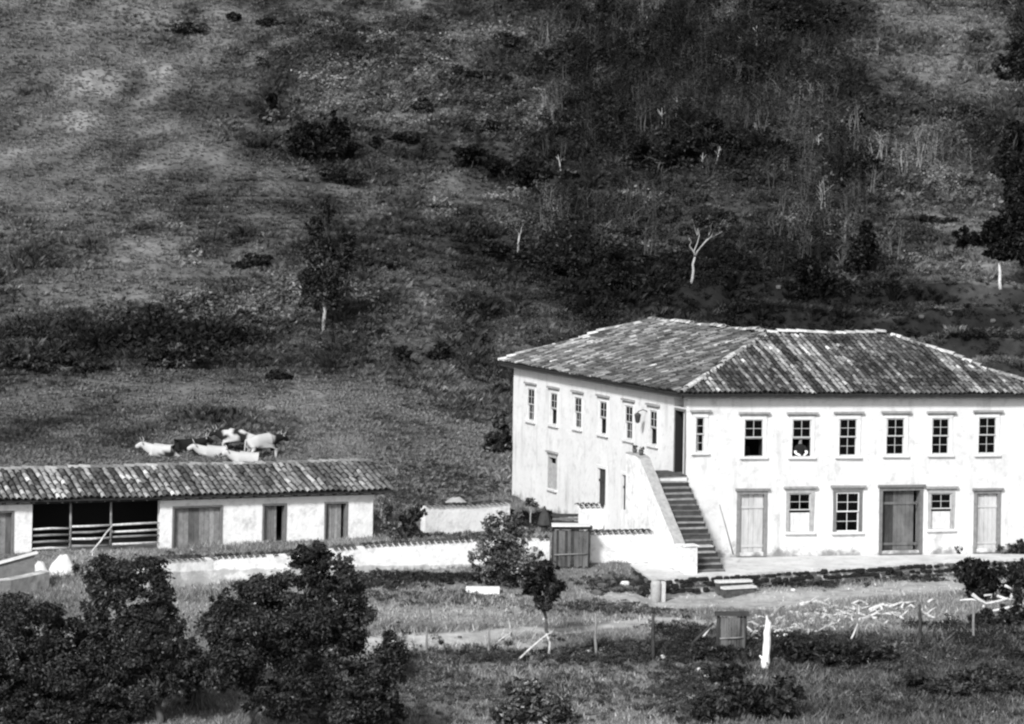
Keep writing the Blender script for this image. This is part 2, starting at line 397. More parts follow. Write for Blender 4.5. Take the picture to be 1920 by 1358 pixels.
def plant_variants():
    col = bpy.data.collections.new('ground_cover_variants'); objs = []
    for k in range(5):                       # leafy clumps of unit radius
        n = 90; c = rng.normal(size=(9, 3)) * np.array([.5, .5, .28]); c[:, 2] = np.abs(c[:, 2]) + .12
        i = rng.integers(0, 9, n); d = rng.normal(size=(n, 3)); d[:, 2] = np.abs(d[:, 2]) * .9; d /= np.linalg.norm(d, axis=1, keepdims=True)
        pos = c[i] + d * rng.uniform(.15, .45, (n, 1)); pos[:, 2] = np.maximum(pos[:, 2], 0)
        v, q, t = cards(pos, d * .7 + rng.normal(size=d.shape) * .5 + np.array([0, 0, .3]), rng.uniform(.10, .2, n), rng.uniform(.35, .6, n), np.exp(rng.normal(0, .28, n)), 'x')
        objs.append(np_mesh('clump', v, q, t))
    for k in range(4):                       # grass tussocks of unit height
        n = 46; a = rng.uniform(0, 6.28, n); rr = rng.uniform(0, .35, n); h = rng.uniform(.45, 1.0, n); a2 = a + rng.normal(0, .6, n); ln = rng.uniform(.1, .75, n); wd = rng.uniform(.03, .06, n)
        bx, by = rr * np.cos(a), rr * np.sin(a); z0 = np.zeros(n); px_, py_ = -np.sin(a2) * wd, np.cos(a2) * wd
        v = np.stack([np.stack([bx - px_, by - py_, z0], 1), np.stack([bx + px_, by + py_, z0], 1), np.stack([bx + px_ * .8 + np.cos(a2) * ln * .4, by + py_ * .8 + np.sin(a2) * ln * .4, h * .7], 1), np.stack([bx + np.cos(a2) * ln, by + np.sin(a2) * ln, h], 1)], 1).reshape(-1, 3)
        objs.append(np_mesh('tussock', v, np.arange(4 * n).reshape(n, 4), np.repeat(np.exp(rng.normal(0, .4, n)), 4)))
    for k in range(2):                       # thin stemmed saplings of unit height
        mb = MB(); mb.tone = 1.7
        for j in range(3):
            a = Vector((random.uniform(-.12, .12), random.uniform(-.12, .12), 0)); b = a + Vector((random.uniform(-.2, .2), random.uniform(-.2, .2), random.uniform(.7, 1.0)))
            mb.tube(wander(a, b, 4, .04), [.017, .014, .012, .009, .004], 4)
            for i in range(3): c = a.lerp(b, random.uniform(.4, .9)); mb.tube([c, c + Vector((random.uniform(-.22, .22), random.uniform(-.22, .22), random.uniform(.08, .25)))], [.01, .003], 3)
        n = 60; pos = rng.normal(size=(n, 3)) * np.array([.2, .2, .16]) + np.array([0, 0, .82]); v, q, t = cards(pos, rng.normal(size=(n, 3)), rng.uniform(.03, .06, n), np.full(n, .5), np.full(n, .6), 'x')
        mb.tone = .6
        vv = [tuple(p) for p in v]; mb.add(vv, [tuple(int(i) for i in f) for f in q])
        me = bpy.data.meshes.new('sapling'); me.from_pydata([tuple(p) for p in mb.v], [], mb.f); me.update(); set_tone(me, mb.t); objs.append(me)
    for j, me in enumerate(objs):
        me.materials.append(MT['scrub']); col.objects.link(bpy.data.objects.new('cover_%02d' % j, me))
    return col
def scatter(name, pts, sc, rz, tone, vi, label, cat):
    me = bpy.data.meshes.new(name); n = len(pts); me.vertices.add(n); me.vertices.foreach_set('co', np.asarray(pts, np.float32).ravel())
    for an, ty, arr in (('psc', 'FLOAT', sc), ('prz', 'FLOAT', rz), ('itone', 'FLOAT', tone), ('pvi', 'INT', vi)):
        at = me.attributes.new(an, ty, 'POINT'); at.data.foreach_set('value', np.asarray(arr, np.int32 if ty == 'INT' else np.float32))
    o = link(name, me)
    ng = bpy.data.node_groups.new(name + '_nodes', 'GeometryNodeTree')
    ng.interface.new_socket('Geometry', in_out='INPUT', socket_type='NodeSocketGeometry'); ng.interface.new_socket('Geometry', in_out='OUTPUT', socket_type='NodeSocketGeometry')
    N, L = ng.nodes, ng.links
    gi, go = N.new('NodeGroupInput'), N.new('NodeGroupOutput'); mp = N.new('GeometryNodeMeshToPoints'); ip = N.new('GeometryNodeInstanceOnPoints'); ci = N.new('GeometryNodeCollectionInfo')
    ci.inputs['Collection'].default_value = VARIANTS; ci.inputs['Separate Children'].default_value = True; ci.inputs['Reset Children'].default_value = True
    def na(nm, ty):
        x = N.new('GeometryNodeInputNamedAttribute'); x.data_type = ty; x.inputs[0].default_value = nm; return x.outputs[0]
    cx = N.new('ShaderNodeCombineXYZ'); L.new(na('prz', 'FLOAT'), cx.inputs[2]); er = N.new('FunctionNodeEulerToRotation'); L.new(cx.outputs[0], er.inputs[0])
    L.new(gi.outputs[0], mp.inputs['Mesh']); L.new(mp.outputs[0], ip.inputs['Points']); L.new(ci.outputs[0], ip.inputs['Instance']); ip.inputs['Pick Instance'].default_value = True
    L.new(na('pvi', 'INT'), ip.inputs['Instance Index']); L.new(er.outputs[0], ip.inputs['Rotation']); L.new(na('psc', 'FLOAT'), ip.inputs['Scale']); L.new(ip.outputs[0], go.inputs[0])
    o.modifiers.new('scatter', 'NODES').node_group = ng
    return tag(o, label, cat, kind='stuff')
def make_scrub():
    n = 165000
    D = 116 + (292 - 116) * rng.random(n) ** 1.12; X = rng.uniform(-1, 1, n) * (D * .235 + 5)
    keep = clear_of(X, D) & ((D - 10 * sstep(-7, 0, X)) > 112 + 6 * rng.random(n))
    X, D = X[keep], D[keep]; n = len(X)
    u = X / D * 5000 + 960
    lush = .5 + .9 * fbm(X / 11 + 4, D / 11, 3) + .35 * sstep(850, 1150, u) * sstep(150, 175, D) - .55 * (1 - sstep(250, 650, u)) * sstep(175, 215, D)
    for (gx, gy, rx, ry, am) in HZONES: lush = lush - .55 * am * np.exp(-(((X - gx) / rx) ** 2 + ((D - gy) / ry) ** 2))
    lush = np.clip(lush - .35 * (1 - sstep(135, 160, D - 10 * sstep(-7, 0, X))), .02, 1.2)
    hv = hillvar(X, D)
    r = (.10 + .55 * lush * rng.random(n) ** 2.2) * np.exp(-.9 * hv) * (1 - .6 * tracks(X, D)) * (1 + .5 * sstep(190, 260, D))
    al = albedo(X, D) * np.exp(rng.normal(0, .36, n)) * (1.25 - .4 * np.minimum(lush, 1.2))
    Z = H(X, D)
    bush = rng.random(n) < np.clip(.25 + .6 * lush, .1, .92)
    vi = np.where(bush, rng.integers(0, 5, n), rng.integers(5, 9, n))
    sc = np.where(bush, r * 1.15, r * 1.3 + .08)
    # open woodland of grey bushes and thin stems on the upper middle slope
    nw = 5200; wx, wy = [], []
    for (px, py, rx, ry, k) in [(1330, 230, 170, 75, 1500), (1420, 110, 150, 60, 900), (1230, 180, 120, 90, 800), (1120, 440, 160, 60, 500), (1520, 260, 110, 80, 600), (1280, 60, 150, 50, 400), (1040, 230, 120, 80, 350), (760, 130, 150, 80, 350), (1080, 110, 140, 60, 300), (620, 130, 90, 90, 200), (1750, 330, 120, 60, 200), (350, 620, 130, 45, 260), (1560, 470, 150, 50, 250), (600, 560, 90, 50, 160)]:
        g = G(px, py); a_ = G(px, max(py - ry, 3)); b_ = G(px, py + ry); q = rng.normal(size=(k, 2)) * .6
        wx.append(g.x + q[:, 0] * rx / F * g.y); wy.append(g.y + q[:, 1] * (a_.y - b_.y) / 2)
    wx, wy = np.concatenate(wx), np.concatenate(wy); kk = clear_of(wx, wy) & (wy > 135); wx, wy = wx[kk], wy[kk]; nw = len(wx)
    wv = np.where(rng.random(nw) < .17 * (wx > 2) * (wy > 165), 9 + rng.integers(0, 2, nw), rng.integers(0, 5, nw))
    ws = np.where(wv >= 9, rng.uniform(1.2, 3.2, nw), rng.uniform(.35, 1.25, nw) ** 1.2)
    wt = np.clip(albedo(wx, wy) * np.exp(rng.normal(-.05, .5, nw)), .010, .2) * np.where(wv >= 9, 1.0, 1.0)
    scatter('hillside_woodland', np.stack([wx, wy, H(wx, wy) - .05], 1), ws, rng.uniform(0, 6.28, nw), wt, wv, 'open woodland of grey bushes and thin stems on the slope', 'woodland')
    scatter('hillside_scrub', np.stack([X, D, Z - .03], 1), sc, rng.uniform(0, 6.28, n), np.clip(al, .010, .19), vi, 'mottled low scrub and grass covering the whole hillside', 'scrub')

# ------------------------------------------------------------------ trees and shrubs
def foliage(blobs, n, size, tone, sd=.35, sub=13, subr=.40):
    sc = []; sr = []; wt = []; stn = []
    for (c, r) in blobs:
        c = np.array(c); r = np.array(r)
        for k in range(sub):
            d = rng.normal(size=3); d /= np.linalg.norm(d); out = rng.random() < .45
            sc.append(c + d * r * (rng.uniform(.75, 1.08) if out else .30 + .52 * rng.random() ** .5)); s_ = subr * r * (rng.uniform(.25, .55) if out else rng.uniform(.6, 1.2))
            sr.append(s_); wt.append(np.prod(s_) ** .6); stn.append(math.exp(rng.normal(0, .38)))
    sc = np.array(sc); sr = np.array(sr); wt = np.array(wt); stn = np.array(stn)
    i = rng.choice(len(sc), n, p=wt / wt.sum())
    d = rng.normal(size=(n, 3)); d[:, 2] += .25; d /= np.linalg.norm(d, axis=1, keepdims=True)
    rad = np.abs(rng.normal(.72, .34, n))
    pos = sc[i] + d * sr[i] * rad[:, None]
    nr = d * .8 + rng.normal(size=(n, 3)) * .55 + np.array([0, 0, .3])
    t = tone * stn[i] * np.exp(rng.normal(0, sd, n))
    return cards(pos, nr, size * rng.uniform(.6, 1.25, n), rng.uniform(.35, .6, n), np.clip(t, .004, .6), 'leaf')
def wander(a, b, n=5, k=.08):
    a, b = Vector(a), Vector(b); L_ = (b - a).length
    return [a.lerp(b, i / n) + (Vector((random.uniform(-1, 1), random.uniform(-1, 1), random.uniform(-.5, .5))) * L_ * k if 0 < i < n else Vector()) for i in range(n + 1)]
def tree(name, base, boxes, label, cat, n, size, tone, trunk_r=.09, bark='bark', group=None, depth=1.0, sd=.62, stems=1, subr=.30, sub=30, fork=None):
    """base = pixel of the foot; boxes = crown lobes (cx, cy, rx, ry [, depth offset in lobe radii]) measured in the photo at the tree's own distance"""
    g = G(*base) if not isinstance(base, Vector) else base
    root = empty(name, g, label, cat, group)
    D = g.y; blobs = []
    for b in boxes:
        cx, cy, rx, ry = b[:4]; off = b[4] if len(b) > 4 else random.uniform(-.5, .5)
        r = rx / F * D; h = ry / F * D
        c = P(cx, cy, D + off * r * depth)
        lift = max(0, float(H(c.x, c.y)) + h * .55 - c.z)
        blobs.append(((c.x, c.y, c.z + lift), (r, (r + h) * .5 * depth, h)))
    area = sum(b[1][0] * b[1][2] for b in blobs)
    if size > .15: n, size = int(n * 2.1), size * .62
    v, q, t = foliage(blobs, n, size, tone, sd, sub, subr)
    gz = H(v[:, 0], v[:, 1]); v[:, 2] = np.maximum(v[:, 2], gz + .01)
    link('crown', np_mesh('crown', v - np.array(g), q, t), 'leaf', root)
    mb = MB()
    ctr = Vector((sum(b[0][0] for b in blobs), sum(b[0][1] for b in blobs), sum(b[0][2] for b in blobs))) / len(blobs)
    lb = MB()
    for k in range(stems):
        mb = MB()
        ft = g + Vector((random.uniform(-.3, .3), random.uniform(-.3, .3), 0)) * (stems > 1)
        ft.z = float(H(ft.x, ft.y)) - .08
        mid = Vector((ft.x * .6 + ctr.x * .4, ft.y * .6 + ctr.y * .4, ft.z + (ctr.z - ft.z) * .62)) if fork is None else P(fork[0], fork[1], D)
        mb.tube(wander(ft, mid, 4, .05), [trunk_r * (1.25 - .12 * i) for i in range(5)], 8, wob=.08)
        mb.build('trunk', bark, root, True)
        for b in blobs:
            e = Vector(b[0]); lb.tube(wander(mid, e, 5, .07), [trunk_r * x for x in (.72, .55, .42, .3, .2, .1)], 6)
            for j in range(3):
                dd = Vector(rng.normal(size=3)).normalized(); e2 = e + Vector([dd[i] * b[1][i] * .8 for i in range(3)])
                lb.tube(wander(mid.lerp(e, .6), e2, 3, .08), [trunk_r * x for x in (.3, .2, .12, .05)], 5)
    lb.build('limbs', bark if name in ('bare_tree', 'sapling') else 'bark', root, True)
    return root

# trees in the foreground
FG = 'foreground orchard trees'
tree('orchard_tree', (205, 1335), [(232, 1080, 88, 46, 0), (180, 1110, 48, 66, .2), (270, 1125, 62, 52, -.3), (205, 1185, 70, 60), (285, 1190, 70, 55), (170, 1240, 70, 50)], 'bushy dark tree rising before the fenced stable bay', 'tree', 44000, .066, .036, .10, group=FG)
tree('orchard_tree', (70, 1357), [(50, 1160, 95, 58), (135, 1225, 85, 70), (20, 1245, 85, 80), (95, 1290, 100, 65), (30, 1330, 95, 55), (150, 1325, 80, 50)], 'wide dark tree filling the lower left corner', 'tree', 52000, .066, .028, .12, group=FG)
tree('orchard_tree', (300, 1357), [(300, 1195, 60, 50), (270, 1255, 85, 55), (330, 1262, 46, 42), (210, 1300, 90, 55)], 'dark leafy tree between the corner tree and the trunk tree', 'tree', 34000, .066, .034, .10, group=FG)
tree('orchard_tree', (600, 1300), [(582, 1048, 44, 30, 0), (620, 1088, 58, 48, .2), (545, 1115, 80, 52), (645, 1140, 62, 48), (480, 1125, 65, 50), (430, 1160, 50, 45)], 'dark tree whose pointed top covers the low yard wall', 'tree', 46000, .066, .032, .10, group=FG)
tree('orchard_tree', Vector(G(455, 1357)) + Vector((0, -2.4, -.02)), [(460, 1205, 110, 75, -.2), (580, 1200, 110, 75), (670, 1235, 92, 80), (560, 1275, 100, 65), (420, 1245, 60, 55), (705, 1305, 58, 62), (640, 1320, 80, 50), (520, 1300, 70, 45)], 'broad dark tree with bare trunk at the bottom edge', 'tree', 78000, .066, .029, .12, group=FG)
tree('shrub', (380, 1330), [(350, 1225, 34, 34), (395, 1262, 50, 38), (345, 1285, 44, 32)], 'looser grey green undergrowth joining the two dark tree groups', 'shrub', 10000, .066, .075, .05, stems=5, sd=.7)
tree('shrub', (322, 1262), [(318, 1243, 22, 12), (335, 1250, 14, 9)], 'small pale leafed bush caught between the two dark tree groups', 'shrub', 500, .06, .22, .02, stems=3, sd=.5)
tree('shrub', (120, 1357), [(120, 1345, 90, 30), (30, 1350, 60, 30), (220, 1352, 50, 20)], 'dark undergrowth beneath the corner tree', 'shrub', 9000, .066, .03, .03, stems=6)
tree('shrub', (720, 1357), [(720, 1345, 45, 26), (670, 1352, 40, 20)], 'dark undergrowth beneath the right end of the broad tree', 'shrub', 5000, .066, .034, .03, stems=5)
tree('orchard_tree', (905, 1100), [(945, 1000, 48, 36), (915, 1045, 40, 45), (965, 1050, 52, 50), (940, 1080, 52, 28)], 'mid grey round tree hiding the bend of the yard wall', 'tree', 20000, .066, .085, .07, group='trees by the wooden gate', sd=.7)
tree('orchard_tree', (1026, 1196), [(1015, 1065, 32, 24), (1024, 1098, 34, 34), (1000, 1095, 24, 28), (1022, 1130, 20, 16)], 'small dark round headed tree with splayed pale trunk', 'tree', 6500, .085, .026, .055, bark='bark', group='trees by the wooden gate', fork=(1024, 1160))
tree('shrub', (610, 1357), [(600, 1330, 45, 32), (640, 1340, 42, 26), (560, 1345, 32, 20)], 'pale leafed bush below the broad dark tree', 'shrub', 3600, .09, .21, .03, stems=4, sd=.45)
tree('shrub', (1000, 1357), [(985, 1300, 40, 30), (1030, 1330, 45, 30), (955, 1340, 38, 24), (1060, 1352, 25, 18)], 'dark plant clump with pale leaf edges at the bottom centre', 'shrub', 3300, .10, .06, .03, stems=5, sd=.9)
tree('shrub', (1390, 1350), [(1385, 1305, 62, 38), (1440, 1330, 50, 30), (1330, 1330, 35, 28), (1360, 1262, 38, 20), (1475, 1300, 35, 30)], 'large dark bush below the white stump', 'shrub', 9000, .095, .028, .04, stems=5, sd=.5)
tree('shrub', (1850, 1128), [(1830, 1075, 36, 28), (1870, 1090, 32, 32), (1838, 1108, 34, 20), (1808, 1070, 20, 22)], 'black bush beside the end of the terrace', 'shrub', 7000, .085, .014, .04, stems=4)
tree('shrub', (1905, 1180), [(1910, 1085, 22, 40), (1900, 1150, 30, 26), (1850, 1170, 34, 22)], 'dark undergrowth under the fallen branches at the right edge', 'shrub', 5000, .085, .02, .03, stems=4)
tree('shrub', (1790, 1046), [(1790, 1032, 19, 15), (1758, 1038, 16, 9)], 'round black bush between the double door and the last door', 'shrub', 2200, .06, .010, .02, stems=3)
tree('shrub', (1890, 1046), [(1885, 1032, 30, 14), (1915, 1030, 20, 18)], 'dark weeds at the foot of the house right of the last door', 'shrub', 2200, .06, .03, .02, stems=3)
tree('shrub', (1800, 1300), [(1720, 1290, 50, 26), (1800, 1310, 60, 30), (1880, 1300, 60, 40), (1880, 1345, 60, 25)], 'low dark bushes in the lower right corner', 'shrub', 9000, .085, .034, .03, stems=6, sd=.55)
tree('shrub', (1590, 1250), [(1540, 1228, 60, 22), (1620, 1238, 60, 22), (1490, 1215, 34, 24)], 'dark low bush right of the white stump', 'shrub', 6500, .08, .022, .03, stems=6, sd=.5)
tree('shrub', (770, 1012), [(762, 985, 16, 22), (782, 962, 16, 16), (776, 1000, 16, 14)], 'dark scraggy shrub at the free end of the tiled garden wall', 'shrub', 1500, .09, .03, .03, stems=3)
tree('shrub', (735, 1015), [(722, 965, 14, 40), (740, 995, 18, 24)], 'thin grey weeds against the right end of the stable', 'shrub', 1200, .08, .10, .02, stems=4, sd=.6)
tree('shrub', (1340, 1240), [(1345, 1228, 40, 16), (1300, 1225, 28, 14)], 'dark weeds at the foot of the stick gate', 'shrub', 1800, .07, .03, .02, stems=5, sd=.5)
tree('sapling', (993, 985), [(993, 940, 11, 9), (1003, 946, 7, 7)], 'thin young tree with leaning pale stem against the white wall', 'tree', 420, .07, .08, .03, 'bark_pale')

# trees and shrubs on the hillside
HS = 'trees and shrubs on the hillside'
def hshrub(px, py, boxes, label, n=1100, size=.24, tone=.018, name='shrub', cat='shrub', tr=.06, **k):
    return tree(name, (px, py), boxes, label, cat, n, size, tone, tr, group=HS, stems=k.pop('stems', 2), **k)
tree('hillside_tree', (608, 630), [(605, 556, 44, 30), (640, 470, 30, 28), (590, 470, 30, 28), (625, 520, 42, 34), (580, 530, 26, 30), (612, 395, 14, 22), (590, 425, 20, 18), (650, 445, 22, 14)], 'tall ragged dark tree with short white trunk on the slope', 'tree', 5600, .19, .022, .10, 'bark_pale', HS, subr=.36)
hshrub(600, 308, [(575, 255, 34, 28), (625, 245, 36, 34), (640, 275, 30, 22), (600, 290, 40, 22), (560, 270, 22, 18)], 'big black spreading tree high on the left slope', 5200, .26, .007, 'hillside_tree', 'tree', .14)
hshrub(640, 345, [(660, 335, 34, 14), (620, 320, 30, 12)], 'dim low scrub patch under the big black tree', 1500, .24, .02)
tree('bare_tree', (973, 478), [(985, 410, 26, 16), (965, 425, 18, 12)], 'slender tree with white stem above the house roof ridge', 'tree', 420, .2, .06, .08, 'bark_pale', HS)
tree('bare_tree', (1296, 532), [(1345, 420, 30, 16), (1310, 415, 24, 14), (1372, 408, 18, 13), (1285, 432, 14, 12)], 'pale forked tree with thin crown above the roof', 'tree', 1000, .2, .03, .085, 'bark_pale', HS, fork=(1303, 482))
hshrub(1525, 562, [(1515, 505, 30, 24), (1535, 525, 28, 30), (1510, 545, 24, 20)], 'round black tree above the front ridge', 3200, .22, .007, 'hillside_tree', 'tree', .12)
hshrub(1615, 515, [(1625, 440, 16, 26), (1615, 475, 30, 30), (1600, 495, 26, 20)], 'black pointed tree on the terraced slope', 3200, .22, .007, 'hillside_tree', 'tree', .12)
tree('hillside_tree', (1876, 542), [(1885, 430, 46, 34), (1850, 445, 30, 22), (1905, 465, 34, 30), (1808, 445, 22, 20), (1910, 400, 30, 22), (1872, 472, 30, 18)], 'dark flat crowned tree with white trunk at the right edge', 'tree', 7000, .22, .008, .10, 'wood_pale', HS)
hshrub(1910, 400, [(1900, 300, 40, 50), (1915, 360, 34, 44), (1895, 245, 26, 22)], 'tall black thicket at the right edge above the flat crowned tree', 5200, .28, .012, 'hillside_tree', 'tree', .14)
hshrub(1905, 160, [(1890, 125, 30, 26), (1912, 100, 30, 30)], 'dark bush at the upper right edge', 2200, .28, .016)
for (px, py, bx, lab, n, tn) in [
    (890, 312, [(875, 285, 26, 16), (905, 300, 26, 16)], 'upper left end of the dark hedge running down the slope', 1800, .009),
    (945, 335, [(930, 310, 26, 14), (960, 322, 26, 16)], 'middle piece of the dark hedge running down the slope', 1800, .009),
    (1010, 348, [(992, 330, 24, 18), (1020, 338, 18, 14)], 'lower right end of the dark hedge running down the slope', 1800, .006),
    (1000, 505, [(930, 468, 32, 14), (975, 488, 34, 16), (1020, 495, 30, 16)], 'left part of the black thicket behind the white stemmed tree', 2600, .010),
    (1080, 535, [(1050, 500, 40, 24), (1100, 510, 40, 26), (1075, 530, 40, 16)], 'middle part of the black thicket above the left roof', 3400, .009),
    (1180, 560, [(1140, 520, 38, 28), (1190, 535, 36, 24), (1150, 480, 34, 22)], 'right part of the black thicket above the roof ridge', 3600, .011),
    (1215, 470, [(1180, 440, 34, 20), (1130, 450, 30, 18)], 'dim scrub above the black thicket', 1800, .02),
    (728, 505, [(700, 498, 26, 9), (735, 503, 28, 9)], 'flat dark shrub right of the ragged tree', 1300, .012),
    (490, 505, [(485, 488, 26, 14), (455, 495, 22, 10)], 'dark shrub left of the ragged tree', 1200, .017),
    (300, 620, [(290, 590, 26, 20), (260, 610, 24, 14)], 'dark shrub low on the left slope above the cattle', 1500, .02),
    (130, 700, [(90, 680, 60, 16), (170, 692, 44, 14), (40, 675, 40, 14)], 'long dark scrub belt at the left edge', 2600, .018),
    (330, 690, [(300, 670, 40, 18), (360, 660, 40, 20)], 'dim bramble patch in the middle of the left slope', 1800, .026),
    (400, 640, [(420, 625, 40, 22), (470, 640, 40, 18)], 'dark bramble patch left of the white trunk', 1800, .026),
    (545, 715, [(525, 705, 26, 12)], 'small dark shrub above the cattle', 700, .018),
    (755, 685, [(755, 668, 18, 18)], 'round dark shrub left of the house roof', 1000, .012),
    (830, 680, [(828, 660, 18, 16), (812, 668, 12, 10)], 'second dark shrub left of the house roof', 1000, .014),
    (935, 745, [(935, 735, 14, 14)], 'little dark shrub beside the house corner', 500, .014),
    (940, 850, [(940, 815, 16, 40), (925, 870, 22, 26), (945, 890, 16, 22)], 'dark ivy like bush against the far corner of the house', 2400, .03),
    (870, 150, [(857, 132, 12, 10), (905, 142, 40, 9), (950, 152, 16, 8)], 'short dark hedge high on the slope', 1500, .014),
    (710, 275, [(705, 266, 13, 10), (770, 278, 40, 10)], 'low dark hedge right of the big black tree', 1500, .014),
    (500, 232, [(498, 222, 13, 14), (510, 190, 12, 18)], 'two small black shrubs left of the big black tree', 900, .008),
    (440, 42, [(440, 32, 14, 10)], 'small black shrub at the top left', 500, .010),
    (510, 55, [(500, 42, 20, 9), (535, 50, 26, 8)], 'dark shrub row at the top left', 1000, .014),
    (370, 62, [(350, 52, 44, 10)], 'dim scrub strip at the top left', 1000, .03),
    (1135, 52, [(1135, 22, 24, 28)], 'tall dark bush at the top centre', 1500, .016),
    (1040, 120, [(1032, 108, 22, 14), (1075, 108, 20, 16)], 'pair of dark bushes near the top centre', 1500, .018),
    (890, 250, [(880, 240, 20, 13), (920, 238, 20, 16)], 'pair of dark bushes above the hedge', 1500, .018),
    (945, 95, [(945, 85, 20, 22)], 'dim tall bush near the top centre', 900, .026),
    (800, 215, [(792, 215, 20, 20)], 'dim tall bush above the long slope hedge', 900, .026),
    (1420, 215, [(1420, 203, 15, 13)], 'round black bush among the bare trunks', 900, .006),
    (1605, 250, [(1605, 230, 17, 20)], 'black bush on the upper right slope', 1100, .008),
    (1365, 420, [(1362, 408, 16, 11)], 'small black bush behind the forked tree crown', 700, .006),
    (1235, 330, [(1200, 290, 34, 34), (1255, 280, 34, 26), (1290, 300, 26, 26)], 'wide black thicket under the bare trunks', 4200, .011),
    (1360, 300, [(1330, 240, 34, 26), (1370, 265, 30, 24), (1300, 260, 26, 22)], 'dark thicket right of the lower bare trunks', 3200, .014),
    (1500, 70, [(1500, 40, 40, 22), (1450, 60, 34, 20), (1560, 30, 34, 20)], 'dark thicket near the top right', 3000, .014),
    (1385, 140, [(1350, 132, 34, 14), (1395, 140, 30, 14)], 'dark thicket under the upper bare trunks', 2200, .013),
    (1210, 415, [(1190, 405, 20, 8), (1207, 415, 12, 7)], 'small black shrub on the bare slope right of the hedge', 700, .008),
    (1720, 215, [(1700, 215, 50, 14)], 'dim scrub on the right slope', 1300, .026),
    (1700, 415, [(1640, 408, 60, 8), (1740, 412, 60, 8)], 'thin dark scrub line behind the pointed tree', 1600, .02)]:
    hshrub(px, py, bx, lab, n, .23 if py > 350 else .27, tn)

def bare_trunk(px, y0, y1, label, lean=0):
    g = G(px, y1); D = g.y
    root = empty('bare_tree', g, label, 'dead tree', 'bare trunks on the wooded slope')
    top = P(px + lean, y0, D); r = 1.7 / F * D
    mb = MB(); mb.tube(wander(g - Vector((0, 0, .1)), top, 5, .025), [r, r * .9, r * .8, r * .65, r * .45, r * .2], 6)
    mb.build('trunk', 'bark_pale', root, True)
    mb = MB()
    for k in range(4):
        a = g.lerp(top, random.uniform(.45, .85)); L_ = (top - g).length * random.uniform(.2, .35)
        b = a + Vector((random.choice((-1, 1)) * L_ * .6, random.uniform(-.3, .3), L_ * .7))
        mb.tube(wander(a, b, 3, .06), [r * .4, r * .3, r * .2, r * .08], 5)
    mb.build('branch', 'bark_pale', root, True)
for a in [(1390, 69, 107, 'leftmost of the upper four bare trunks on the slope'), (1419, 48, 106, 'tallest of the upper four bare trunks on the slope'),
          (1435, 70, 104, 'third of the upper four bare trunks on the slope'), (1446, 76, 95, 'shortest and rightmost of the upper four bare trunks on the slope'),
          (1241, 202, 246, 'leftmost of the lower four bare trunks over the wide thicket'), (1269, 180, 240, 'tallest of the lower four bare trunks over the wide thicket'),
          (1285, 200, 234, 'third of the lower four bare trunks over the wide thicket'), (1296, 208, 227, 'shortest and rightmost of the lower four bare trunks over the wide thicket'),
          (1334, 262, 300, 'bare trunk right of the wide thicket'), (1342, 275, 312, 'leaning bare trunk right of the wide thicket', 8), (1318, 286, 320, 'low bare trunk at the foot of the dark thicket'),
          (1534, 252, 288, 'lone bare trunk on the right slope'), (1052, 290, 320, 'lone bare trunk right of the slope hedge', -6), (1213, 30, 58, 'lone bare trunk near the top centre')]:
    bare_trunk(*a)

# ------------------------------------------------------------------ manor house
A = P(1290, 740, 103.0); A = (A.x, A.y)
Bp = P(964, 683, 121.9); B = (Bp.x, Bp.y)
Cp = P(1890, 741, 106.25); fd = Vector((Cp.x - A[0], Cp.y - A[1])).normalized()
C = (A[0] + fd.x * 14.75, A[1] + fd.y * 14.75)
ld = Vector((B[0] - A[0], B[1] - A[1])).normalized()
WT = 6.42                 # wall top
W2 = 11.4                 # depth of each wing
inF = Vector((-fd.y, fd.x)); inL = Vector((ld.y, -ld.x))
if inL.dot(Vector((1, 0))) < 0: inL = -inL
def isect(p, d, q, e):
    p, d, q, e = map(Vector, (p, d, q, e)); c = d.x * e.y - d.y * e.x
    t = ((q.x - p.x) * e.y - (q.y - p.y) * e.x) / c
    return p + d * t
def off_corner(kF, kL):
    return isect(Vector(A) + inF * kF, fd, Vector(A) + inL * kL, ld)
I_ = off_corner(W2, W2); C2 = Vector(C) + inF * W2; B2 = Vector(B) + inL * W2
HL = Vector((A[0], A[1], 0))
house = empty('manor_house', HL, 'two storey whitewashed manor house with hipped clay tile roof and outside stair', 'house')

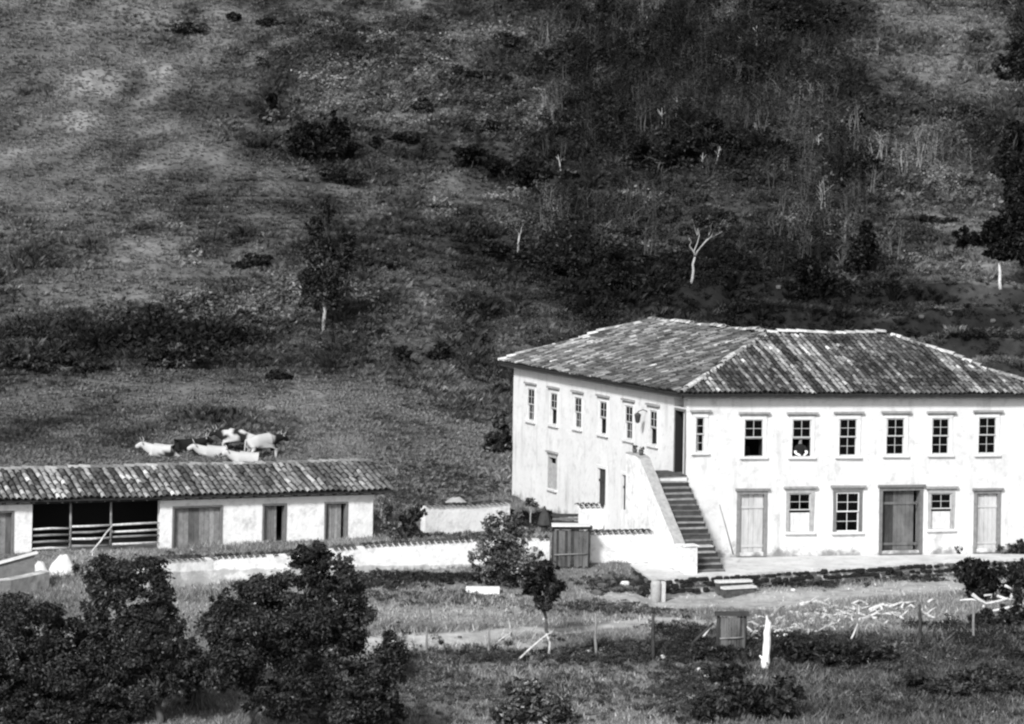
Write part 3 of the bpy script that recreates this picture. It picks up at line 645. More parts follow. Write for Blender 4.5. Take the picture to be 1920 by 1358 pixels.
def make_wall(name, p, q, openings, outleft, z0=-1.3, z1=WT, th=.5, mat='plaster', parent=house, ends=(0, 0)):
    fr, d, n, Ln = wall_frame(p, q, outleft)
    S = sorted(set([ends[0], Ln - ends[1]] + [round(x, 4) for o in openings for x in o[:2]])); Zs = sorted(set([z0, z1] + [round(x, 4) for o in openings for x in o[2:4]]))
    def dense(L_, st):
        out = []
        for a, b in zip(L_[:-1], L_[1:]):
            k = max(1, int((b - a) / st)); out += [a + (b - a) * i / k for i in range(k)]
        return out + [L_[-1]]
    S = dense(S, .7); Zs = dense(Zs, .7)
    hole = lambda a, z: any(o[0] < a < o[1] and o[2] < z < o[3] for o in openings)
    mb = MB(); idx = {}
    def vid(i, j, side):
        k = (i, j, side)
        if k not in idx:
            w_ = .018 * float(vnoise(S[i] * 1.3 + 31, Zs[j] * 1.3)) if side == 0 else 0
            idx[k] = len(mb.v); mb.v.append(tuple(fr(S[i], Zs[j], w_ if side == 0 else -th))); mb.t.append(1)
        return idx[k]
    solid = [[not hole((S[i] + S[i + 1]) / 2, (Zs[j] + Zs[j + 1]) / 2) for j in range(len(Zs) - 1)] for i in range(len(S) - 1)]
    ok = lambda i, j: 0 <= i < len(S) - 1 and 0 <= j < len(Zs) - 1 and solid[i][j]
    for i in range(len(S) - 1):
        for j in range(len(Zs) - 1):
            if not solid[i][j]: continue
            mb.f.append((vid(i, j, 0), vid(i + 1, j, 0), vid(i + 1, j + 1, 0), vid(i, j + 1, 0)))
            mb.f.append((vid(i, j, 1), vid(i, j + 1, 1), vid(i + 1, j + 1, 1), vid(i + 1, j, 1)))
            for (di, dj, a, b) in ((-1, 0, (i, j), (i, j + 1)), (1, 0, (i + 1, j + 1), (i + 1, j)), (0, -1, (i + 1, j), (i, j)), (0, 1, (i, j + 1), (i + 1, j + 1))):
                if not ok(i + di, j + dj):
                    mb.f.append((vid(*a, 0), vid(*b, 0), vid(*b, 1), vid(*a, 1)))
    o = mb.build(name, mat, parent)
    return o, (fr, d, n, Ln)

def opening(Ap, d, n, x0, x1, y0, y1):
    xm, ym = (x0 + x1) / 2, (y0 + y1) / 2
    s0, _ = on_wall(Ap, d, n, x0, ym); s1, _ = on_wall(Ap, d, n, x1, ym)
    _, z1 = on_wall(Ap, d, n, xm, y0); _, z0 = on_wall(Ap, d, n, xm, y1)
    return (min(s0, s1), max(s0, s1), z0, z1)
_, dF, nF, _ = wall_frame(A, C); _, dL, nL, _ = wall_frame(A, B, True)
UPF = [(1303, 1322, 781, 849, 'half'), (1394, 1432, 785, 857, 'open'), (1484, 1522, 785, 857, 'open'), (1572, 1608, 784, 856, 'full'), (1661, 1697, 783, 854, 'full'), (1746, 1781, 783, 853, 'full'), (1833, 1869, 781, 852, 'full')]
LOF = [(1478, 1521, 924, 998, 'shut'), (1566, 1612, 922, 998, 'dark'), (1744, 1785, 924, 993, 'shut')]
DOF = [(1385, 1434, 925, 1036, 'light'), (1652, 1726, 918, 1033, 'big'), (1829, 1872, 924, 1029, 'light')]
UPL = [(989, 1003, 728, 790, 'full'), (1032, 1046, 736, 797, 'open'), (1077, 1091, 744, 804, 'full'), (1124, 1139, 752, 815, 'open'), (1172, 1187, 760, 825, 'full'), (1218, 1233, 769, 835, 'open')]
LOL = [(1030, 1043, 857, 918, 'shutL')]
DOL = [(1120, 1137, 877, 947, 'dark'), (1166, 1176, 889, 957, 'dark'), (1266, 1288, 769, 889, 'stair')]
opF = [opening(A, dF, nF, *o[:4]) for o in UPF + LOF + DOF]
opL = [opening(A, dL, nL, *o[:4]) for o in UPL + LOL + DOL]
opL[-1] = (max(.17, opL[-1][0]), max(1.2, opL[-1][1]), opL[-1][2], opL[-1][3])
shade_o = (opL[-1][0] + .02, opL[-1][1] + .15, opL[-1][3] + .12, WT - .14)     # hole standing in for the shaded overhang above the stair door
_, WF = make_wall('wall', A, C, opF, False)
_, WL = make_wall('wall', A, B, opL + [shade_o], True, ends=(.03, 0))
make_wall('wall', C, C2, [], False, ends=(.51, 0)); make_wall('wall', C2, I_, [], False, ends=(.51, 0))
make_wall('wall', B, B2, [], True, ends=(.51, 0)); make_wall('wall', B2, I_, [], True, ends=(.51, .51))
frF, frL = WF[0], WL[0]
# near-black, added to keep the openings dark: a floor and partition walls set behind the facades
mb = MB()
mb.box(frF, .6, 14.15, 3.0, 3.14, -10.6, -.55); mb.build('upper_floor', 'room_shade', house)
mb = MB(); mb.box(frF, 2.6, 14.15, -.4, 6.2, -3.3, -3.1); mb.build('dark_backing', 'room_shade', house)
mb = MB(); mb.box(frL, 3.4, 19.2, -.4, 6.2, -3.3, -3.1); mb.build('dark_backing', 'room_shade', house)
mb = MB(); mb.box(frL, 10.5, 19.2, 3.0, 3.14, -3.05, -.55); mb.build('upper_floor', 'room_shade', house)
mb = MB(); mb.box(frF, .6, 14.15, 6.25, 6.33, -10.6, -.52); mb.build('ceiling', 'room_shade', house)

def window(fr, o, style, parent=house):
    s0, s1, z0, z1 = o; w_ = s1 - s0; h = z1 - z0; cas = .10
    mb = MB()
    fm = {'dark': 'casing_dark', 'shut': 'frame_mid', 'shutL': 'frame_mid'}.get(style, 'casing')
    mb.box(fr, s0 - cas, s0 + .03, z0, z1, -.11, .035, .012); mb.box(fr, s1 - .03, s1 + cas, z0, z1, -.11, .035, .012)
    mb.box(fr, s0 - cas, s1 + cas, z1 - .03, z1 + cas, -.11, .04, .012)
    win = mb.build('window', fm, parent)
    mb = MB()
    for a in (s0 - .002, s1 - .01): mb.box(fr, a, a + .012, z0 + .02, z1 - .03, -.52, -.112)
    mb.box(fr, s0 + .011, s1 - .011, z1 - .012, z1 + .002, -.52, -.112); mb.box(fr, s0 + .011, s1 - .011, z0 + .0, z0 + .012, -.52, -.302); mb.build('jamb_shade', 'room_shade', win)  # near-black sheets put the shade of the reveals into colour
    mb = MB(); mb.box(fr, s0 - cas - .12, s1 + cas + .12, z1 + cas + .07, z1 + cas + .15, 0.022, .13, .006); mb.box(fr, s0 - cas - .06, s1 + cas + .06, z1 + cas + .003, z1 + cas + .067, .022, .07, .004)
    mb.build('lintel', 'lintel', win)
    mb = MB(); mb.box(fr, s0 - cas - .05, s1 + cas + .05, z0 - .07, z0 + .02, -.3, .12, .006); mb.build('sill', 'casing', win)
    cols = 1 if style == 'half' else 2
    zm = z0 + h * .5
    def sash(za, zb, o0, name='sash', rows=2, mat='sash'):
        b = MB(); t = .045
        b.box(fr, s0 + .03, s0 + .03 + t, za, zb, o0, o0 + .05); b.box(fr, s1 - .03 - t, s1 - .03, za, zb, o0, o0 + .05)
        b.box(fr, s0 + .03 + t, s1 - .03 - t, za, za + t, o0, o0 + .05); b.box(fr, s0 + .03 + t, s1 - .03 - t, zb - t, zb, o0, o0 + .05)
        a0, a1 = s0 + .03 + t, s1 - .03 - t
        for c in range(1, cols): b.box(fr, a0 + (a1 - a0) * c / cols - .009, a0 + (a1 - a0) * c / cols + .009, za + t, zb - t, o0 + .01, o0 + .042)
        for r in range(1, rows): b.box(fr, a0, a1, za + (zb - za) * r / rows - .009, za + (zb - za) * r / rows + .009, o0 + .012, o0 + .040)
        b.build(name, mat, win)
        for c in range(cols):
            for r in range(rows):
                g = MB()
                g.box(fr, a0 + (a1 - a0) * c / cols + .014, a0 + (a1 - a0) * (c + 1) / cols - .014, za + t + (zb - za - 2 * t) * r / rows + .012, za + t + (zb - za - 2 * t) * (r + 1) / rows - .012, o0 + .022, o0 + .028)
                g.build('pane', 'glass', win)
    if style in ('full', 'half', 'dark'):
        m_ = 'casing' if style == 'dark' else 'sash'
        sash(zm, z1 - .03, -.045, mat=m_); sash(z0 + .02, zm + .03, -.098, mat=m_)
    elif style == 'open':
        sash(zm, z1 - .03, -.045)
        b = MB(); b.box(fr, s0 + .03, s1 - .03, zm - .05, zm + .0, -.10, -.05); b.build('meeting_rail', 'sash', win)
    elif style == 'shut':
        sash(zm + .08, z1 - .03, -.07)
        k = 4
        for i in range(k):
            b = MB(); b.box(fr, s0 + .035 + (w_ - .07) * i / k + .003, s0 + .035 + (w_ - .07) * (i + 1) / k - .003, z0 + .03, zm - .02, -.12, -.085 + random.uniform(-.004, .004)); b.build('shutter_board', 'shutter', win)
    elif style == 'shutL':
        k = 4
        for i in range(k):
            b = MB(); b.box(fr, s0 + .03 + (w_ - .06) * i / k + .003, s0 + .03 + (w_ - .06) * (i + 1) / k - .003, z0 + .03, z0 + h * .80, -.09, -.06); b.build('shutter_board', 'frame_mid', win)
    return win
def door(fr, o, style, parent=house, planks=5, cover=1.0):
    s0, s1, z0, z1 = o; z0 = min(z0, .02) if style != 'stair' else z0
    mb = MB(); cas = {'stair': .06, 'stable': .035}.get(style, .09); fm = {'light': 'frame_grey', 'big': 'casing_dark', 'dark': 'casing', 'stair': 'casing_dark', 'stable': 'casing_dark'}[style]
    mb.box(fr, s0 - cas, s0 + .04, z0, z1, -.34, .03, .006); mb.box(fr, s1 - .04, s1 + cas, z0, z1, -.34, .03, .006); mb.box(fr, s0 - cas, s1 + cas, z1 - .04, z1 + cas, -.34, .034, .006)
    dr = mb.build('door', fm, parent)
    mat = {'light': 'door_light', 'big': 'door_grey', 'dark': 'door_dark', 'stair': 'door_dark', 'stable': 'door_grey'}[style]
    dep = {'light': -.12, 'big': -.16, 'dark': -.08, 'stair': -.30, 'stable': -.14}[style]
    if style in ('big', 'light'):
        b = MB(); b.box(fr, s0 - cas - .08, s1 + cas + .08, z1 + cas + .003, z1 + cas + .10, .025, .11, .008); b.build('lintel', fm, dr)
    a0, a1 = s0 + .045, s0 + .045 + (s1 - s0 - .09) * cover
    if style == 'stair':                       # the leaf stands open inside the dark doorway
        b = MB(); b.box(fr, a0 - .002, a0 + .045, z0 + .03, z1 - .05, -1.2, -.36); b.build('open_leaf', 'door_dark', dr)
        for a in (s0 + .041, s1 - .053): 
            b = MB(); b.box(fr, a, a + .012, z0, z1 - .04, -.345, .02); b.build('jamb_shade', 'room_shade', dr)  # near-black sheets added so the doorway sides look shaded
        planks = 0
    for i in range(planks):
        b = MB(); x0 = a0 + (a1 - a0) * i / planks + .005; x1 = a0 + (a1 - a0) * (i + 1) / planks - .005
        dd = dep + random.uniform(-.012, .012)
        b.box(fr, x0, x1, z0 + .03 + random.uniform(0, .03), z1 - .06 - random.uniform(0, .03), dd - .04, dd)
        m2 = mat if style != 'stable' else random.choice(['wood', 'wood', 'door_grey', 'casing_dark', 'lintel'])
        if style == 'big': m2 = 'door_dark' if i < planks / 2 - 1 else 'door_grey'
        b.build('plank', m2, dr)
    for zz in ((z1 - .6, z0 + .35) if planks and style != 'stable' else ()):
        b = MB(); b.box(fr, s0 + .045, s1 - .045, zz, zz + .10, dep + .014, dep + .04); b.build('cross_bar', mat, dr)
    b = MB(); b.tone = .12; b.box(fr, s0 - .05, s1 + .05, z0 - .12, z0 + .02, -.34, .08, .01); b.build('threshold', 'stone', dr)
    return dr
nU, nLo = len(UPF), len(LOF)
for k, o in enumerate(UPF): window(frF, opF[k], o[4])
for k, o in enumerate(LOF): window(frF, opF[nU + k], o[4])
for k, o in enumerate(DOF): door(frF, opF[nU + nLo + k], o[4], planks=8 if o[4] == 'big' else 5, cover=.88 if o[4] == 'big' else 1.0)
for k, o in enumerate(UPL): window(frL, opL[k], o[4])
for k, o in enumerate(LOL): window(frL, opL[len(UPL) + k], o[4])
for k, o in enumerate(DOL): door(frL, opL[len(UPL) + len(LOL) + k], o[4])

# roof
EV, RZ, OH = 6.36, 8.42, .42
Wc = W2 / 2
R1 = off_corner(Wc, Wc); R2 = R1 + fd * 5.4; R3 = R1 + ld * 12.6
def eave(kF, kL): return off_corner(kF, kL)
Ae = off_corner(-OH, -OH); Ce = Vector(C) + fd * OH - inF * OH; C2e = C2 + fd * OH + inF * OH
Ie = off_corner(W2 + OH, W2 + OH); Be = Vector(B) + ld * .9 - inL * OH; B2e = B2 + ld * OH + inL * OH
v3 = lambda p, z: Vector((p[0], p[1], z))
planes = [[v3(Ae, EV), v3(Ce, EV), v3(R2, RZ), v3(R1, RZ)], [v3(Be, EV), v3(Ae, EV), v3(R1, RZ), v3(R3, RZ)], [v3(Ce, EV), v3(C2e, EV), v3(R2, RZ)],
          [v3(C2e, EV), v3(Ie, EV), v3(R1, RZ), v3(R2, RZ)], [v3(Ie, EV), v3(B2e, EV), v3(R3, RZ), v3(R1, RZ)], [v3(B2e, EV), v3(Be, EV), v3(R3, RZ)]]
mb = MB()
for pl in planes:
    k = len(pl); nn = (pl[1] - pl[0]).cross(pl[2] - pl[0]).normalized()
    mb.add(pl + [p - Vector((0, 0, .07)) for p in pl], [tuple(range(k)), tuple(range(2 * k - 1, k - 1, -1)), (0, k, k + 1, 1)])
roof = mb.build('roof', 'tile_bed', house)
# eave board and rafter ends
mb = MB()
for p, q in ((Ae, Ce), (Be, Ae)):
    d = (v3(q, 0) - v3(p, 0)).normalized(); nrm = Vector((d.y, -d.x, 0))
    f2 = frame((p[0], p[1], 0), d, nrm); Ln = (Vector(q) - Vector(p)).length
    mb.box(f2, .1, Ln - .1, EV - .17, EV - .075, -.14, -.03)
    for k in range(int(Ln / .6)):
        mb.box(f2, .3 + k * .6, .38 + k * .6, EV - .155, EV - .072, -.5, -.145)
mb.build('eave_board', 'wood_dark', roof)

def tile_mesh(L_, r0, r1, tone, name='tile', seg=5):
    mb = MB(); mb.tone = tone
    vs_ = []
    for (y, r, zz) in ((0, r0, .028), (L_, r1, 0.0)):
        for k in range(seg + 1):
            a = math.pi * k / seg; vs_.append((-math.cos(a) * r, y, math.sin(a) * r * .85 + zz))
    for k in range(seg + 1):
        a = math.pi * k / seg; vs_.append((-math.cos(a) * (r0 - .018), 0, math.sin(a) * (r0 - .018) * .85 + .028))
    fs = [(k, k + 1, seg + 2 + k, seg + 1 + k) for k in range(seg)] + [(2 * (seg + 1) + k, 2 * (seg + 1) + k + 1, k + 1, k) for k in range(seg)]
    me = bpy.data.meshes.new(name); me.from_pydata(vs_, [], fs); me.update(); set_tone(me, [tone] * len(vs_)); me.materials.append(MT['tile'])
    return me
def tone_levels(lo, hi, n, L_, r0, r1): return [tile_mesh(L_, r0, r1, lo * (hi / lo) ** (k / (n - 1))) for k in range(n)]
def lay_tiles(pl, spacing, row, tone_fn, parts, parent, meshes, levels, jit=.012, limit=300):
    """returns joined arrays of the remaining tiles; first `limit` (nearest the eave) become objects"""
    O = pl[0]; e = (pl[1] - O).normalized(); nn = (pl[1] - O).cross(pl[2] - O).normalized(); u = nn.cross(e)
    P2 = [((p - O).dot(e), (p - O).dot(u)) for p in pl]
    def inside(a, b):
        for (x0, y0), (x1, y1) in zip(P2, P2[1:] + P2[:1]):
            if (x1 - x0) * (b - y0) - (y1 - y0) * (a - x0) < -.02: return False
        return True
    ptop = max(p[1] for p in P2); amax = max(p[0] for p in P2); amin = min(p[0] for p in P2)
    off = root_loc(parent); lst = []
    for j in range(int(ptop / row) + 1):
        for i in range(int((amax - amin) / spacing)):
            a = amin + (i + .5) * spacing; b = j * row - .04
            if inside(a, max(b, .01)) and inside(a, b + row * .6): lst.append((j, i, a, b))
    rest = []
    for c, (j, i, a, b) in enumerate(lst):
        t = tone_fn(i, j, a, b)
        p = O + e * (a + random.uniform(-jit, jit)) + u * (b + random.uniform(-.035, .035)) + nn * (.006 + .03 * random.random() + .05 * (float(vnoise(a * .55, b * .6 + 3)) + .6) + .02 * float(vnoise(a * 2.1, 5.0)))
        ang = random.gauss(0, .05); x = (e * math.cos(ang) + u * math.sin(ang)); y = nn.cross(x)
        m4 = Matrix(((x.x, y.x, nn.x, p.x - off.x), (x.y, y.y, nn.y, p.y - off.y), (x.z, y.z, nn.z, p.z - off.z), (0, 0, 0, 1)))
        if parts and c < limit:
            k = int(np.argmin([abs(l - t) for l in levels])); o = link('tile', meshes[k], None, parent); o.matrix_local = m4
        else: rest.append((m4, t))
    return rest
def join_tiles(rest, me, name, parent):
    co = np.array([v.co for v in me.vertices]); fa = np.array([list(p.vertices) for p in me.polygons]); n = len(co)
    Vs = []; Ts = []
    for m4, t in rest:
        m = np.array(m4); Vs.append(co @ m[:3, :3].T + m[:3, 3]); Ts.append(np.full(n, t))
    Q = np.concatenate([fa + n * i for i in range(len(rest))])
    return tag(link(name, np_mesh(name, np.concatenate(Vs), Q, np.concatenate(Ts)), 'tile', parent), kind='stuff')
LV = [.035 * (.62 / .035) ** (k / 9) for k in range(10)]
TM = tone_levels(.035, .62, 10, .42, .080, .066)
def toneF(i, j, a, b):
    r = np.random.default_rng(i * 7 + 1).random()
    base = .062 if r < .78 else .17
    if 4.4 < a - .0 * b < 7.2: base = .25 if np.random.default_rng(i).random() < .62 else .055
    if 11.9 < a < 12.5 or 1.3 < a < 1.6: base = .20
    if j == 0: base *= 1.3
    k = float(fbm(a * .9 + 40, b * 1.3, 3)); base *= math.exp(1.2 * k)
    return base * math.exp(random.gauss(0, .5 if base < .1 else .35))
def toneL(i, j, a, b):
    base = .118 + .03 * float(vnoise(a / 1.1, b / .9)) + .03 * (a < 9)
    if a > 17: base *= .7
    return max(.03, base * math.exp(.8 * float(fbm(a * 1.5 + 9, b * 1.6, 3)))) * math.exp(random.gauss(0, .55))
rest = lay_tiles(planes[0], .203, .35, toneF, True, roof, TM, LV)
rest += lay_tiles(planes[1], .203, .35, toneL, False, roof, TM, LV)
for pl in planes[2:]: rest += lay_tiles(pl, .203, .35, toneF, False, roof, TM, LV)
join_tiles(rest, TM[4], 'tile_field', roof)
RM = tone_levels(.16, .6, 5, .5, .135, .115)
def ridge_run(p, q, parent=roof, k0=0):
    d = (q - p); n = int(d.length / .43); d.normalize(); off = root_loc(parent)
    x = d.cross(Vector((0, 0, 1))).normalized(); z = x.cross(d).normalized()
    for i in range(n):
        c = p + d * (i * .43) + z * (random.uniform(.02, .07) + .05 * math.sin(i * .7)) + x * random.uniform(-.03, .03)
        o = link('ridge_tile', random.choice(RM[k0:]), None, parent)
        o.matrix_local = Matrix(((x.x, d.x, z.x, c.x - off.x), (x.y, d.y, z.y, c.y - off.y), (x.z, d.z, z.z, c.z - off.z), (0, 0, 0, 1)))
ridge_run(v3(R1, RZ), v3(R2, RZ), k0=2); ridge_run(v3(R1, RZ), v3(R3, RZ), k0=1); ridge_run(v3(Ae, EV), v3(R1, RZ), k0=2); ridge_run(v3(Ce, EV), v3(R2, RZ), k0=1); ridge_run(v3(Be, EV), v3(R3, RZ), k0=1)

# outside stair along the left front: local frame with a = distance towards the viewer from the corner, o = distance outwards
LND = opL[-1][2]
fs_ = frame((A[0], A[1], 0), -dL, nL)
sw = 1.42; RUN = 3.75; NS = 16
mb = MB(); mb.box(fs_, -1.85, .1, -.6, LND - .02, .03, sw, .01)
stair = mb.build('stair', 'plaster', house)
mb = MB(); mb.box(fs_, -1.80, .16, LND - .019, LND + .03, .04, sw - .01, .01); mb.build('landing', 'step', stair)
for i in range(NS):
    z1 = LND - (i + 1) * LND / (NS + .4); a0 = .1 + i * RUN / NS
    b = MB(); b.tone = random.uniform(.035, .075); b.box(fs_, a0, a0 + RUN / NS + .03, -.6, z1 - .05, .035, sw - .003 * i, .012); st_ = b.build('step', 'stone', stair)
    b = MB(); b.tone = random.uniform(.12, .30) * (1.5 if i > 9 else 1); b.box(fs_, a0 - .02, a0 + RUN / NS + .05, z1 - .048, z1 + .0, .04 + random.uniform(0, .1), sw - .01 - random.uniform(0, .12), .014); b.build('tread', 'stone', stair)
def slab(fr, prof, o0, o1):
    b = MB(); n = len(prof); b.add([fr(a, z, o0) for a, z in prof] + [fr(a, z, o1) for a, z in prof], [tuple(range(n)), tuple(range(2 * n - 1, n - 1, -1))] + [(i, n + i, n + (i + 1) % n, (i + 1) % n) for i in range(n)])
    return b
ph = .72
prof = [(-1.85, -.7), (RUN + .1, -.7), (RUN + .1, .95), (RUN - .55, 1.0)]
for k in range(9):
    t = k / 8; prof.append((RUN - .6 + (-.05 - RUN + .6) * t, 1.0 + (LND + ph - .35 - 1.0) * t + .02 * math.sin(k * 2.1)))
prof += [(-.3, LND + ph - .1), (-.9, LND + ph), (-1.85, LND + ph)]
slab(fs_, prof, sw + .003, sw + .36).build('parapet', 'whitewash', stair)
cp = [q for q in prof if q[1] > .99]
for k in range(len(cp) - 1):
    (a_, z_), (a2_, z2_) = cp[k], cp[k + 1]
    b = MB(); b.hexa([fs_(a_ - .004, z_ + .004, sw - .02), fs_(a2_ + .004, z2_ + .004, sw - .02), fs_(a2_ + .004, z2_ + .004, sw + .385), fs_(a_ - .004, z_ + .004, sw + .385),
                      fs_(a_ - .004, z_ + .05, sw - .02), fs_(a2_ + .004, z2_ + .05, sw - .02), fs_(a2_ + .004, z2_ + .05, sw + .385), fs_(a_ - .004, z_ + .05, sw + .385)]); b.build('coping', 'frame_mid', stair)
b = MB(); b.box(fs_, RUN + .103, RUN + .55, -.7, 1.0, sw - .06, sw + .46, .015); b.build('newel_pillar', 'whitewash', stair)
b = MB(); b.box(fs_, RUN + .06, RUN + .59, 1.018, 1.06, sw - .1, sw + .50, .01); b.build('pillar_cap', 'whitewash', stair)

# ------------------------------------------------------------------ terrace in front of the house with stone edge
edge = [PZ(x, y, 0.0) for x, y in [(1222, 1086), (1320, 1079), (1420, 1074), (1500, 1068), (1640, 1062), (1760, 1054), (1935, 1047)]]
back = [v3(Vector(C) + inF * .2, 0), v3(Vector(A) + inF * .2, 0), v3(Vector(A) - inL * 2.4 + ld * 1.0, 0)]
poly = edge + back
terr = MB(); n = len(poly)
terr.add([p for p in poly] + [p - Vector((0, 0, 1.3)) for p in poly], [tuple(range(n))] + [(i, n + i, n + (i + 1) % n, (i + 1) % n) for i in range(n)])
terrace = tag(terr.build('terrace', 'earth'), kind='structure')
SMESH = []
for k in range(6):
    b = MB(); b.tone = 1.0
    sx, sy, sz = random.uniform(.16, .24), random.uniform(.10, .14), random.uniform(.07, .10)
    pts = []
    for z in (-sz, -sz * .3, sz * .55, sz):
        m_ = {-sz: .8, -sz * .3: 1.0, sz * .55: .95, sz: .6}[z]
        pts.append([Vector((math.cos(a) * sx * m_ * random.uniform(.8, 1.15), math.sin(a) * sy * m_ * random.uniform(.8, 1.15), z)) for a in [i * math.pi / 3 for i in range(6)]])
    vs_ = [p for r in pts for p in r]; fc = [(i * 6 + k2, i * 6 + (k2 + 1) % 6, (i + 1) * 6 + (k2 + 1) % 6, (i + 1) * 6 + k2) for i in range(3) for k2 in range(6)] + [tuple(range(6))[::-1], tuple(18 + k2 for k2 in range(6))]
    SMESH.append((vs_, fc))
def stone_meshes(tone):
    out = []
    for vs_, fc in SMESH:
        me = bpy.data.meshes.new('stone'); me.from_pydata([tuple(v) for v in vs_], [], fc); me.update(); set_tone(me, [tone] * len(vs_)); me.materials.append(MT['stone']); out.append(me)
    return out
SD, SG, SW = stone_meshes(.022), stone_meshes(.10), stone_meshes(.62)
for p, q in zip([back[2]] + edge[:-1], edge):
    d = q - p; Ln = d.length; d.normalize(); nr = Vector((d.y, -d.x, 0))
    for r in range(3):
        a = random.uniform(0, .1)
        while a < Ln:
            c = p + d * a + nr * random.uniform(.0, .05) + Vector((0, 0, -.13 - .19 * r + random.uniform(-.03, .03)))
            far = p.x > 8.5
            o = link('stone', random.choice(SD if random.random() < (.93 if not far else .72) else SG), None, terrace)
            sc_ = random.uniform(.6, 1.15)
            o.matrix_local = Matrix.Translation(c) @ Matrix.Rotation(math.atan2(d.y, d.x) + random.uniform(-.2, .2), 4, 'Z') @ Matrix.Diagonal((sc_, sc_, sc_, 1))
            a += .34 * sc_
# yard steps and end post of the terrace
st = G(1370, 1112)
root = empty('yard_steps', st, 'two pale stone treads leading up to the terrace', 'steps')
d = (edge[2] - edge[1]).normalized(); nr = Vector((d.y, -d.x, 0)); e0 = PZ(1368, 1077, 0)
fy = frame((e0.x, e0.y, 0), d, nr)
for k, (z, o) in enumerate(((-.17, .32), (-.36, .62))):
    b = MB(); b.box(fy, -.72 + .08 * k, .72, z - .09, z, .12 + .3 * k, o + .12, .015); b.build('tread', 'shutter', root)
    b = MB(); b.box(fy, -.68 + .08 * k, .68, -1.15, z - .095, .12 + .3 * k, o + .07, .01); b.build('riser', 'step', root)
pp = edge[0] + nr * .22 + Vector((.05, 0, 0))
root = empty('terrace_post', Vector((pp.x, pp.y, -.75)), 'short pale rounded stone post at the terrace corner', 'post')
b = MB(); b.tube([(pp.x, pp.y, -1.2), (pp.x, pp.y, -.1), (pp.x, pp.y, -.03)], [.19, .19, .14], 10); b.build('shaft', 'frame_mid', root, True)
b = MB(); b.box(frame((pp.x + .26, pp.y - .02, 0), d, nr), -.04, .06, -1.1, -.06, -.1, .08, .01); b.build('slab', 'shutter', root)

# ------------------------------------------------------------------ low walls with tile coping
CT = tone_levels(.02, .10, 6, .30, .085, .07)
def low_wall(name, pts, heights, label, th=.38, mat='whitewash', tiles=True, spacing=.23, seed=1):
    """pts = ground points along the front face, left to right"""
    g0 = pts[0]; root = empty(name, g0, label, 'wall')
    mb = MB(); P_ = []; 
    for (p, q, h0, h1) in zip(pts[:-1], pts[1:], heights[:-1], heights[1:]):
        n = max(1, int((q - p).length / .5))
        for i in range(n): P_.append((p.lerp(q, i / n), h0 + (h1 - h0) * i / n))
    P_.append((pts[-1], heights[-1])); k = len(P_)
    rows = []
    for i, (p, h) in enumerate(P_):
        d = (P_[min(i + 1, k - 1)][0] - P_[max(i - 1, 0)][0]); d.z = 0; d.normalize(); nr = Vector((d.y, -d.x, 0))
        z0 = p.z - .5; w1 = .02 * float(vnoise(i * .7 + seed, 2.0)); hh = h + .02 * float(vnoise(i * .5, seed + 4.0))
        rows.append([p + nr * w1 + Vector((0, 0, -.5)), p + nr * (w1 * .5) + Vector((0, 0, hh)), p - nr * th + Vector((0, 0, hh + .03)), p - nr * th + Vector((0, 0, -.5))])
    vs_ = [v for r in rows for v in r]; fc = []
    for i in range(k - 1):
        for c in range(3): fc.append((i * 4 + c, (i + 1) * 4 + c, (i + 1) * 4 + c + 1, i * 4 + c + 1))
    fc += [(0, 1, 2, 3), ((k - 1) * 4 + 3, (k - 1) * 4 + 2, (k - 1) * 4 + 1, (k - 1) * 4)]
    mb.add(vs_, fc); mb.build('masonry', mat, root)
    if tiles:
        tot = sum((b_[0] - a_[0]).length for a_, b_ in zip(P_[:-1], P_[1:])); a = .1; seg = 0; acc = 0
        while a < tot - .05:
            while seg < k - 2 and acc + (P_[seg + 1][0] - P_[seg][0]).length < a: acc += (P_[seg + 1][0] - P_[seg][0]).length; seg += 1
            p0, h0 = P_[seg]; p1, h1 = P_[seg + 1]; L_ = (p1 - p0).length; t = (a - acc) / L_
            p = p0.lerp(p1, t); h = h0 + (h1 - h0) * t; d = (p1 - p0).normalized(); nr = Vector((d.y, -d.x, 0)).normalized()
            if random.random() > .06:
                for sgn in (1, -1):
                    y = -nr * sgn * math.cos(.32) + Vector((0, 0, math.sin(.32))); x = d * sgn; z = x.cross(y).normalized()
                    c = p + nr * (.10 if sgn > 0 else -th - .10) + Vector((0, 0, h + .01 + random.uniform(0, .02))) - root.location
                    o = link('coping_tile', random.choice(CT), None, root)
                    o.matrix_local = Matrix(((x.x, y.x, z.x, c.x), (x.y, y.y, z.y, c.y), (x.z, y.z, z.z, c.z), (0, 0, 0, 1)))
            a += spacing
    return root
def gz(px, py, z):
    p = PZ(px, py, z); return Vector((p.x, p.y, float(H(p.x, p.y))))
wl = [G(262, 1106), G(400, 1096), G(530, 1088), G(700, 1072), G(886, 1063), G(1030, 1062)]
hs = [.98, .92, .90, .92, .95, .98]
low_wall('yard_wall', wl, hs, 'long low white yard wall with tile coping before the stable')
gw = [PZ(1104, 1062, -.08), PZ(1180, 1061, -.08), PZ(1262, 1059, -.08)]
low_wall('yard_wall', gw, [1.2, 1.2, 1.22], 'short white tile capped wall between the wooden gate and the stair', seed=5)
low_wall('yard_wall', [G(-60, 1125), G(20, 1114), G(92, 1102)], [.55, .5, .55], 'broken stub of white wall at the left edge', tiles=False, seed=9)
p0 = G(797, 1003); p1 = P(880, 985, p0.y + 1.15); p2 = P(956, 960, p0.y + 2.2)
for p in (p1, p2): p.z = float(H(p.x, p.y))
low_wall('garden_wall', [p0, p1, p2], [1.12, 1.08, 1.12], 'white garden wall with tile coping ending at the far house corner', seed=13)
b0 = G(1085, 996); b1 = b0 + Vector((1.1, .25, 0))
